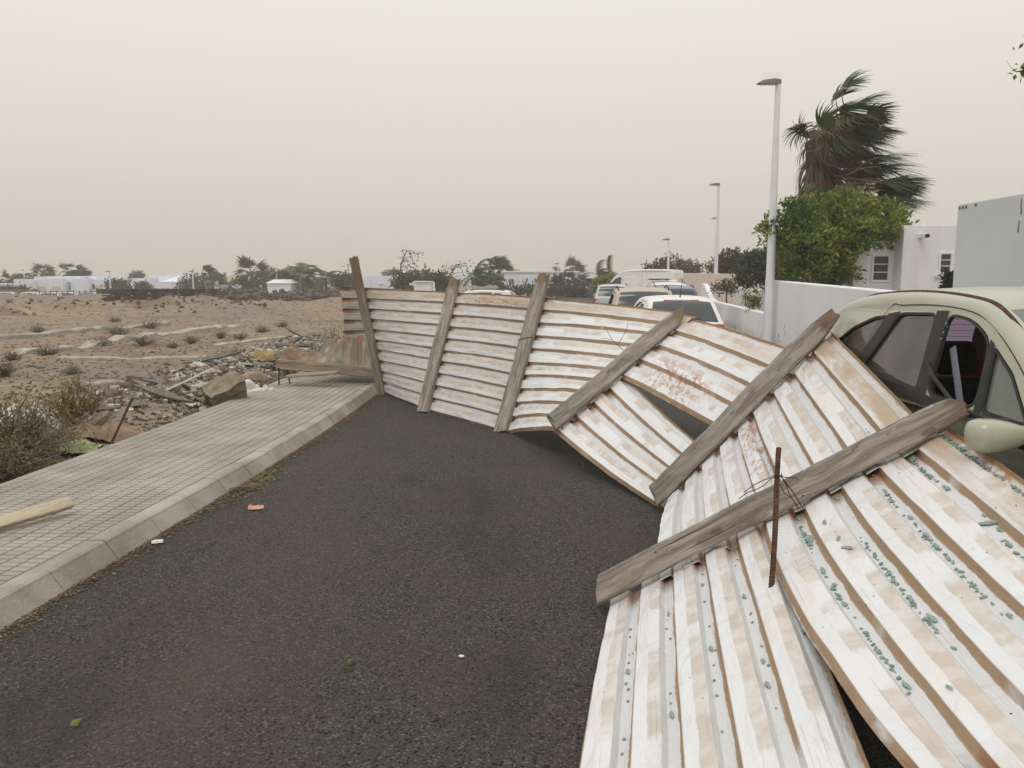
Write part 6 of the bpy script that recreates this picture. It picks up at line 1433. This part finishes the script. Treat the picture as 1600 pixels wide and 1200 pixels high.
special('soil_heap', *rock_mesh(1, 2, .5, 3, .5), 'soil', 312, 606, .12, .38, (0, 0, .4), 'heap of dark brown soil with roots left of the big stone block', 'soil heap')
special('soil_heap', *rock_mesh(1, 6, .4, 3, .5), 'soil', 215, 604, .18, .3, (0, 0, 1.4), 'low brown soil mound in the middle of the rubble bank', 'soil heap')
special('brush_pile', *rock_mesh(1, 4, .35, 3, .6), 'darkstack', 362, 565, .22, .32, (0, 0, .2), 'dark burnt brush pile at the top of the rubble bank', 'brush pile')
special('foam_scrap', *sheet_scrap(1.3, 21), 'yellow', 408, 556, .36, .36, (R(25), 0, .4), 'yellow foam scrap on top of the rubble behind the plank', 'foam scrap', True)
special('foam_scrap', *sheet_scrap(1, 22), 'paper', 313, 574, .35, .26, (R(40), R(20), .2), 'small cream foam piece at the crest of the rubble bank', 'foam scrap', True)
special('cardboard_sheet', *sheet_scrap(1.4, 24), 'sack', 472, 562, .30, .55, (R(35), R(10), .1), 'torn tan cardboard sheet leaning at the tipped panel', 'cardboard', True)
special('plastic_bag', *rock_mesh(1, 1, .7, 2, .6), 'paper', 387, 601, .2, .16, (0, 0, 0), 'white crumpled plastic bag right of the big stone block', 'plastic bag', True)
special('plastic_bag', *rock_mesh(1, 7, .6, 2, .6), 'paper', 372, 612, .14, .17, (0, 0, 1), 'white plastic bag touching the right side of the big stone block', 'plastic bag', True)
special('paper_sheet', *sheet_scrap(1.4, 28), 'paper', 405, 612, .1, .28, (R(20), 0, .6), 'flat white sheet at the pavement edge right of the big stone block', 'paper', True)
special('white_stick', *slab_mesh(1, .06, .05, 3), 'trim', 297, 592, .42, .36, (0, R(-25), R(15)), 'thin white strip sticking out of the dark soil heap', 'strip')
special('white_pipe', *rock_mesh(1, 8, .7, 2, .2), 'paper', 253, 642, .08, .10, (0, 0, .3), 'small white bottle shape at the pavement edge left of the block', 'bottle', True)
special('brown_sack', *cloth_mesh(1, .5, .5, 4), 'sack', 146, 688, .02, .42, (0, 0, .35), 'crumpled brown cloth sack lying at the foot of the leaning rod', 'sack', True)
special('cloth_rag', *cloth_mesh(1, .45, .35, 9), 'rag', 92, 705, .02, .34, (0, 0, .3), 'yellow green cloth rag beside the pavement at left', 'rag', True)
special('plastic_sheet', *sheet_scrap(1.5, 33), 'plastic', 75, 650, .25, .6, (R(10), 0, .4), 'large crumpled white plastic sheet behind the left bush', 'plastic sheet', True)
special('plastic_sheet', *sheet_scrap(1.5, 35), 'plastic', 45, 678, .12, .45, (R(20), 0, 1.4), 'torn white plastic behind the leaves of the left bush', 'plastic sheet', True)
# loose litter on the rubble: small stuff
small = MB()
for i in range(5200):
    x, y = bank_spot(); s = rng.uniform(.012, .055); V, Fs = slab_mesh(1, rng.uniform(.4, 1), rng.uniform(.3, .9), i); Mx = Matrix.Translation((x, y, height(x, y) + s * .3)) @ Matrix.Rotation(rng.uniform(0, 6), 4, 'Z') @ Matrix.Rotation(rng.uniform(-.6, .6), 4, 'X')
    small.add([Mx @ (Vector(v) * s) for v in V], Fs, rng.choice((0, 1, 1, 1, 1, 2, 2, 3)))
o = small.obj('rubble', [M['pebble'], M['concrete'], M['plastic'], M['greyboard']], world=True); o['kind'] = 'stuff'; o['label'] = 'small loose rubble and litter spread over the bank beside the pavement'
# gravel strip along the pavement and stones over the lot
gr = MB(); base = [slab_mesh(1, .8, .8, q) for q in range(8)]
for i in range(5200):
    y = rng.uniform(4.6, 16); d = abs(rng.gauss(.12, .16)) + .01; x = xk(y) - 1.65 - d; s = rng.uniform(.006, .02); V, Fs = base[i % 8]; c, s_ = math.cos(i * 1.7) * s, math.sin(i * 1.7) * s; z = height(x, y) + .2 * s
    gr.add([(x + v[0] * c - v[1] * s_, y + v[0] * s_ + v[1] * c, z + v[2] * s) for v in V], Fs)
o = gr.obj('gravel_verge', M['gravel'], world=True); o['kind'] = 'stuff'; o['label'] = 'narrow strip of dark gravel along the back of the pavement'
pb = MB()
for i in range(5200):
    y = 9 + 45 * rng.random() ** 1.5; x = xk(y) - 1.9 - rng.random() * (y * .75); s = rng.uniform(.015, .05) * .8; V, Fs = base[i % 8]; c, s_ = math.cos(i * 1.7) * s, math.sin(i * 1.7) * s; z = height(x, y) + .25 * s
    pb.add([(x + v[0] * c - v[1] * s_, y + v[0] * s_ + v[1] * c, z + v[2] * s * .8) for v in V], Fs)
o = pb.obj('scattered_stones', M['pebble'], world=True); o['kind'] = 'stuff'; o['label'] = 'small stones scattered over the sandy lot'
bk = MB()
def berm(n, f, s0, s1):
    for i in range(n):
        x, y, z = f(); s = rng.uniform(s0, s1); V, Fs = RK[i % 6]; Mx = Matrix.Translation((x, y, z)) @ Matrix.Rotation(rng.uniform(0, 6), 4, 'Z') @ Matrix.Rotation(rng.uniform(-1, 1), 4, 'X'); bk.add([Mx @ (Vector(v) * s) for v in V], Fs)
RK = [rock_mesh(1, s, .8, 1, .4) for s in range(6)]
def f1():
    u = rng.uniform(300, 545); y = rng.uniform(70, 76); x = aty(u, 460, y).x; return x, y, .1 + max(0, rng.gauss(.45, .3)) * (1 - abs(y - 73) / 5)
def f2():
    x = rng.uniform(-36, -13); y = 50 + .25 * x + 3 * fbm(x * .08, 1.7) + rng.gauss(0, 1.2); return x, y, height(x, y) + .03
berm(520, f1, .18, .42); berm(260, f2, .06, .2)
o = bk.obj('rock_berm', M['darkrock'], world=True); o['kind'] = 'stuff'; o['label'] = 'rough piled rocks along the far edge of the lot'

# dry scrub on the lot
def shrub(label, p, w, h_, mat, ntw, nlf, group=None, name='dry_shrub', ln=.04, lw=.012):
    r_ = thing(name, label, 'shrub', p, rng.uniform(0, 6), group); m = MB(); C = []
    for i in range(ntw):
        q = rng.uniform(0, 6.28); rr = rng.uniform(.2, 1) * w / 2; t = Vector((rr * math.cos(q), rr * math.sin(q), h_ * rng.uniform(.4, 1) * (1 - .5 * (rr / w * 2) ** 2))); b_ = t * .12; b_.z = -.02; mid = b_.lerp(t, .5) + Vector((rng.uniform(-.1, .1) * w, rng.uniform(-.1, .1) * w, .12 * h_))
        m.tube([b_, mid, t], [.006 * (1 + w), .004 * (1 + w), .0015], 3, cap=False)
        for k in range(nlf): s = rng.uniform(.35, 1.05); C.append(tuple(b_.lerp(mid, s * 2) if s < .5 else mid.lerp(t, s * 2 - 1)))
    m.obj('twigs', M['twig'], r_)
    C = np.array(C) + nr.normal(size=(len(C), 3)) * .035 * (.5 + w); V, Fq = leaf_quads(C, unit(nr.normal(size=(len(C), 3)) + np.array([.2, 0, .4])), ln, lw, .1); obj('foliage', V, Fq, mat, r_); return r_
SHR = []
def gz(u, v): p = atz(u, v, 0); p.z = height(p.x, p.y); return p
shrub('large straggly grey green bush at the left edge beside the pavement', gz(28, 722), 1.5, .80, M['dryleaf'], 110, 30, None, 'dry_bush', .05, .014)
shrub('ochre dry bush just right of the left edge bush', gz(112, 688), .62, .62, M['ochre'], 70, 26, None, 'dry_bush', .04, .014)
shrub('grey leafless bush touching the ochre bush', gz(136, 676), .55, .5, M['twig'], 90, 8, None, 'dry_bush', .03, .006)
shrub('low brown bush under the left edge bush at the kerb stones', gz(10, 745), .9, .42, M['dryleaf'], 70, 24, None, 'dry_bush')
p = aty(524, 505, 15.5); shrub('grey tumbleweed bush behind the standing grey panel', Vector((p.x, 15.5, height(p.x, 15.5))), .75, 1.0, M['twig'], 130, 10, None, 'dry_bush', .04, .01)
for (u, v, w) in ((112, 575, .42), (270, 540, .42), (370, 558, .6), (75, 555, .8), (185, 523, 1.1), (235, 510, 1.0), (155, 535, .8), (255, 582, .6), (60, 518, .9), (5, 578, .9), (225, 533, .9), (300, 533, .7), (345, 525, .7), (440, 507, .8), (375, 525, .6), (495, 535, .5), (180, 500, .9), (20, 560, .6), (205, 588, .4), (410, 515, .7)):
    SHR.append((u, shrub('small grey dried shrub on the sandy lot', gz(u, v), w, w * .42, M['twig'], int(40 + 20 * w), 6, 'grey dried shrubs dotted over the lot', 'dry_shrub', .05, .012)))
NUM = 'first second third fourth fifth sixth seventh eighth ninth tenth eleventh twelfth thirteenth fourteenth fifteenth sixteenth seventeenth eighteenth nineteenth twentieth'.split()
for i, (u, o) in enumerate(sorted(SHR, key=lambda t: t[0])): o['label'] = '%s small grey dried shrub from the left on the sandy lot' % NUM[i]

# ------------------------------------------------------------------ litter on the road
lf = MB()
for i in range(1500):
    y = rng.choice((rng.uniform(3.2, 12), rng.gauss(6.4, .5), rng.gauss(6.6, .4), rng.gauss(9.2, .5))); x = xk(y) + .085 + abs(rng.gauss(0, .06)) * (2.2 if 5.9 < y < 7.2 else 1); s = rng.uniform(.006, .022); q = rng.uniform(0, 6.28); c, d = math.cos(q) * s, math.sin(q) * s; z = .008 + rng.uniform(0, .012 if 5.9 < y < 7.2 else .004)
    lf.add([(x - c, y - d, z), (x + d * .35, y - c * .35, z + .003), (x + c, y + d, z + .002), (x - d * .35, y + c * .35, z + .001)], [(0, 1, 2, 3)])
o = lf.obj('gutter_leaves', M['litterleaf'], world=True); o['kind'] = 'stuff'; o['label'] = 'dry leaves and dust gathered along the kerb'
du = MB()
for i in range(7000):
    y = rng.uniform(2.8, 12); x = xk(y) + .075 + abs(rng.gauss(0, .055)) * (1 + .8 * fbm(y * 1.3, 2)); s = rng.uniform(.002, .0075); V, Fs = base[i % 8]; du.add([(x + v[0] * s, y + v[1] * s, .007 + v[2] * s * .6) for v in V], Fs)
for i in range(500):
    y = 2.6 + 8 * rng.random() ** 1.3; x = rng.uniform(xk(y) + .1, 2.0); s = rng.uniform(.002, .0055); V, Fs = base[i % 8]; du.add([(x + v[0] * s, y + v[1] * s, .007 + v[2] * s * .6) for v in V], Fs)
o = du.obj('road_grit', M['pebble'], world=True); o['kind'] = 'stuff'; o['label'] = 'pale grit on the asphalt, thickest along the kerb'
def litter(nm, V, Fs, mat, u, v, s, lab, ct, rz=0.0):
    o = obj(nm, [Vector(q) * s for q in V], Fs, M[mat]); p = atz(u, v, .012); o.location = p; o.rotation_euler = (0, 0, rz); tag(o, lab, ct)
def crumple(w, l, h_, seed):
    n = 7; V = []
    for i in range(n):
        for j in range(n): V.append(((i / 6 - .5) * l, (j / 6 - .5) * w * (1 - .3 * abs(i / 3 - 1)), h_ * (.6 + fbm(i * .9, j * .9, seed)) * math.sin(math.pi * j / 6)))
    return V, [(i * n + j, (i + 1) * n + j, (i + 1) * n + j + 1, i * n + j + 1) for i in range(n - 1) for j in range(n - 1)]
litter('snack_wrapper', *crumple(.07, .11, .03, 2), 'orange', 400, 794, 1, 'crumpled orange wrapper lying on the asphalt near the kerb', 'wrapper', .2)
def leaf_piece(seed): V, Fq = leaf_quads(np.array([(0, 0, .003)]), np.array([(1.0, .1, .15)]), .055, .03, .2); return V, [tuple(f) for f in Fq]
m = MB(); Vl, Fl = leaf_piece(1); m.add(Vl, Fl); m.add([(x * .7 - .03, y * .7 - .02, z) for x, y, z in Vl], Fl)
litter('fallen_leaf', m.V, m.F, 'greenleaf', 540, 1038, 1.0, 'curled green leaf on the asphalt at the bottom centre', 'leaf', .6)
litter('fallen_leaf', *leaf_piece(2), 'greenleaf', 108, 1135, .9, 'pale green leaf on the asphalt at the bottom left', 'leaf', .9)
litter('fallen_leaf', *leaf_piece(3), 'greenleaf', 355, 819, .8, 'green leaf lying just below the orange wrapper', 'leaf', .2)
litter('fallen_leaf', *leaf_piece(4), 'greenleaf', 262, 1143, .6, 'tiny yellow green leaf near the bottom left of the road', 'leaf', .2)
litter('paper_scrap', *slab_mesh(.018, .014, .004, 4), 'paper', 721, 1025, 1, 'tiny white scrap on the asphalt beside the fence sheet', 'paper scrap')
litter('paper_scrap', *crumple(.05, .07, .02, 6), 'paper', 246, 847, 1, 'white paper scrap at the foot of the kerb', 'paper scrap', .4)
m = MB()
for k in range(6): p = Vector((rng.uniform(-.06, .06), rng.uniform(-.03, .03), .02)); d = Vector((1, .8, rng.uniform(-.05, .1))) * rng.uniform(.05, .11); m.tube([p - d, p + Vector((0, 0, .012)), p + d], [.003, .005, .002], 5)
o = m.obj('dead_twig', M['twig']); o.location = atz(385, 765, .01); tag(o, 'small bundle of dead twigs in the gutter leaves by the kerb', 'twig')

# ------------------------------------------------------------------ dusty air
hz_ = MB(); hz_.box((-705, -65, -2.5), (705, 705, 13.5)); h_ = hz_.obj('haze', [])
h_['kind'] = 'stuff'; h_['label'] = 'thin dust haze hanging over the whole place'
mt = bpy.data.materials.new('dust_haze'); mt.use_nodes = True; mt.node_tree.nodes.clear()
vo = mt.node_tree.nodes.new('ShaderNodeVolumePrincipled'); vo.inputs['Color'].default_value = (.93, .90, .85, 1); vo.inputs['Density'].default_value = 0.0018; vo.inputs['Anisotropy'].default_value = 0.2
oo = mt.node_tree.nodes.new('ShaderNodeOutputMaterial'); mt.node_tree.links.new(vo.outputs[0], oo.inputs['Volume'])
h_.data.materials.clear(); h_.data.materials.append(mt); h_.display_type = 'WIRE'
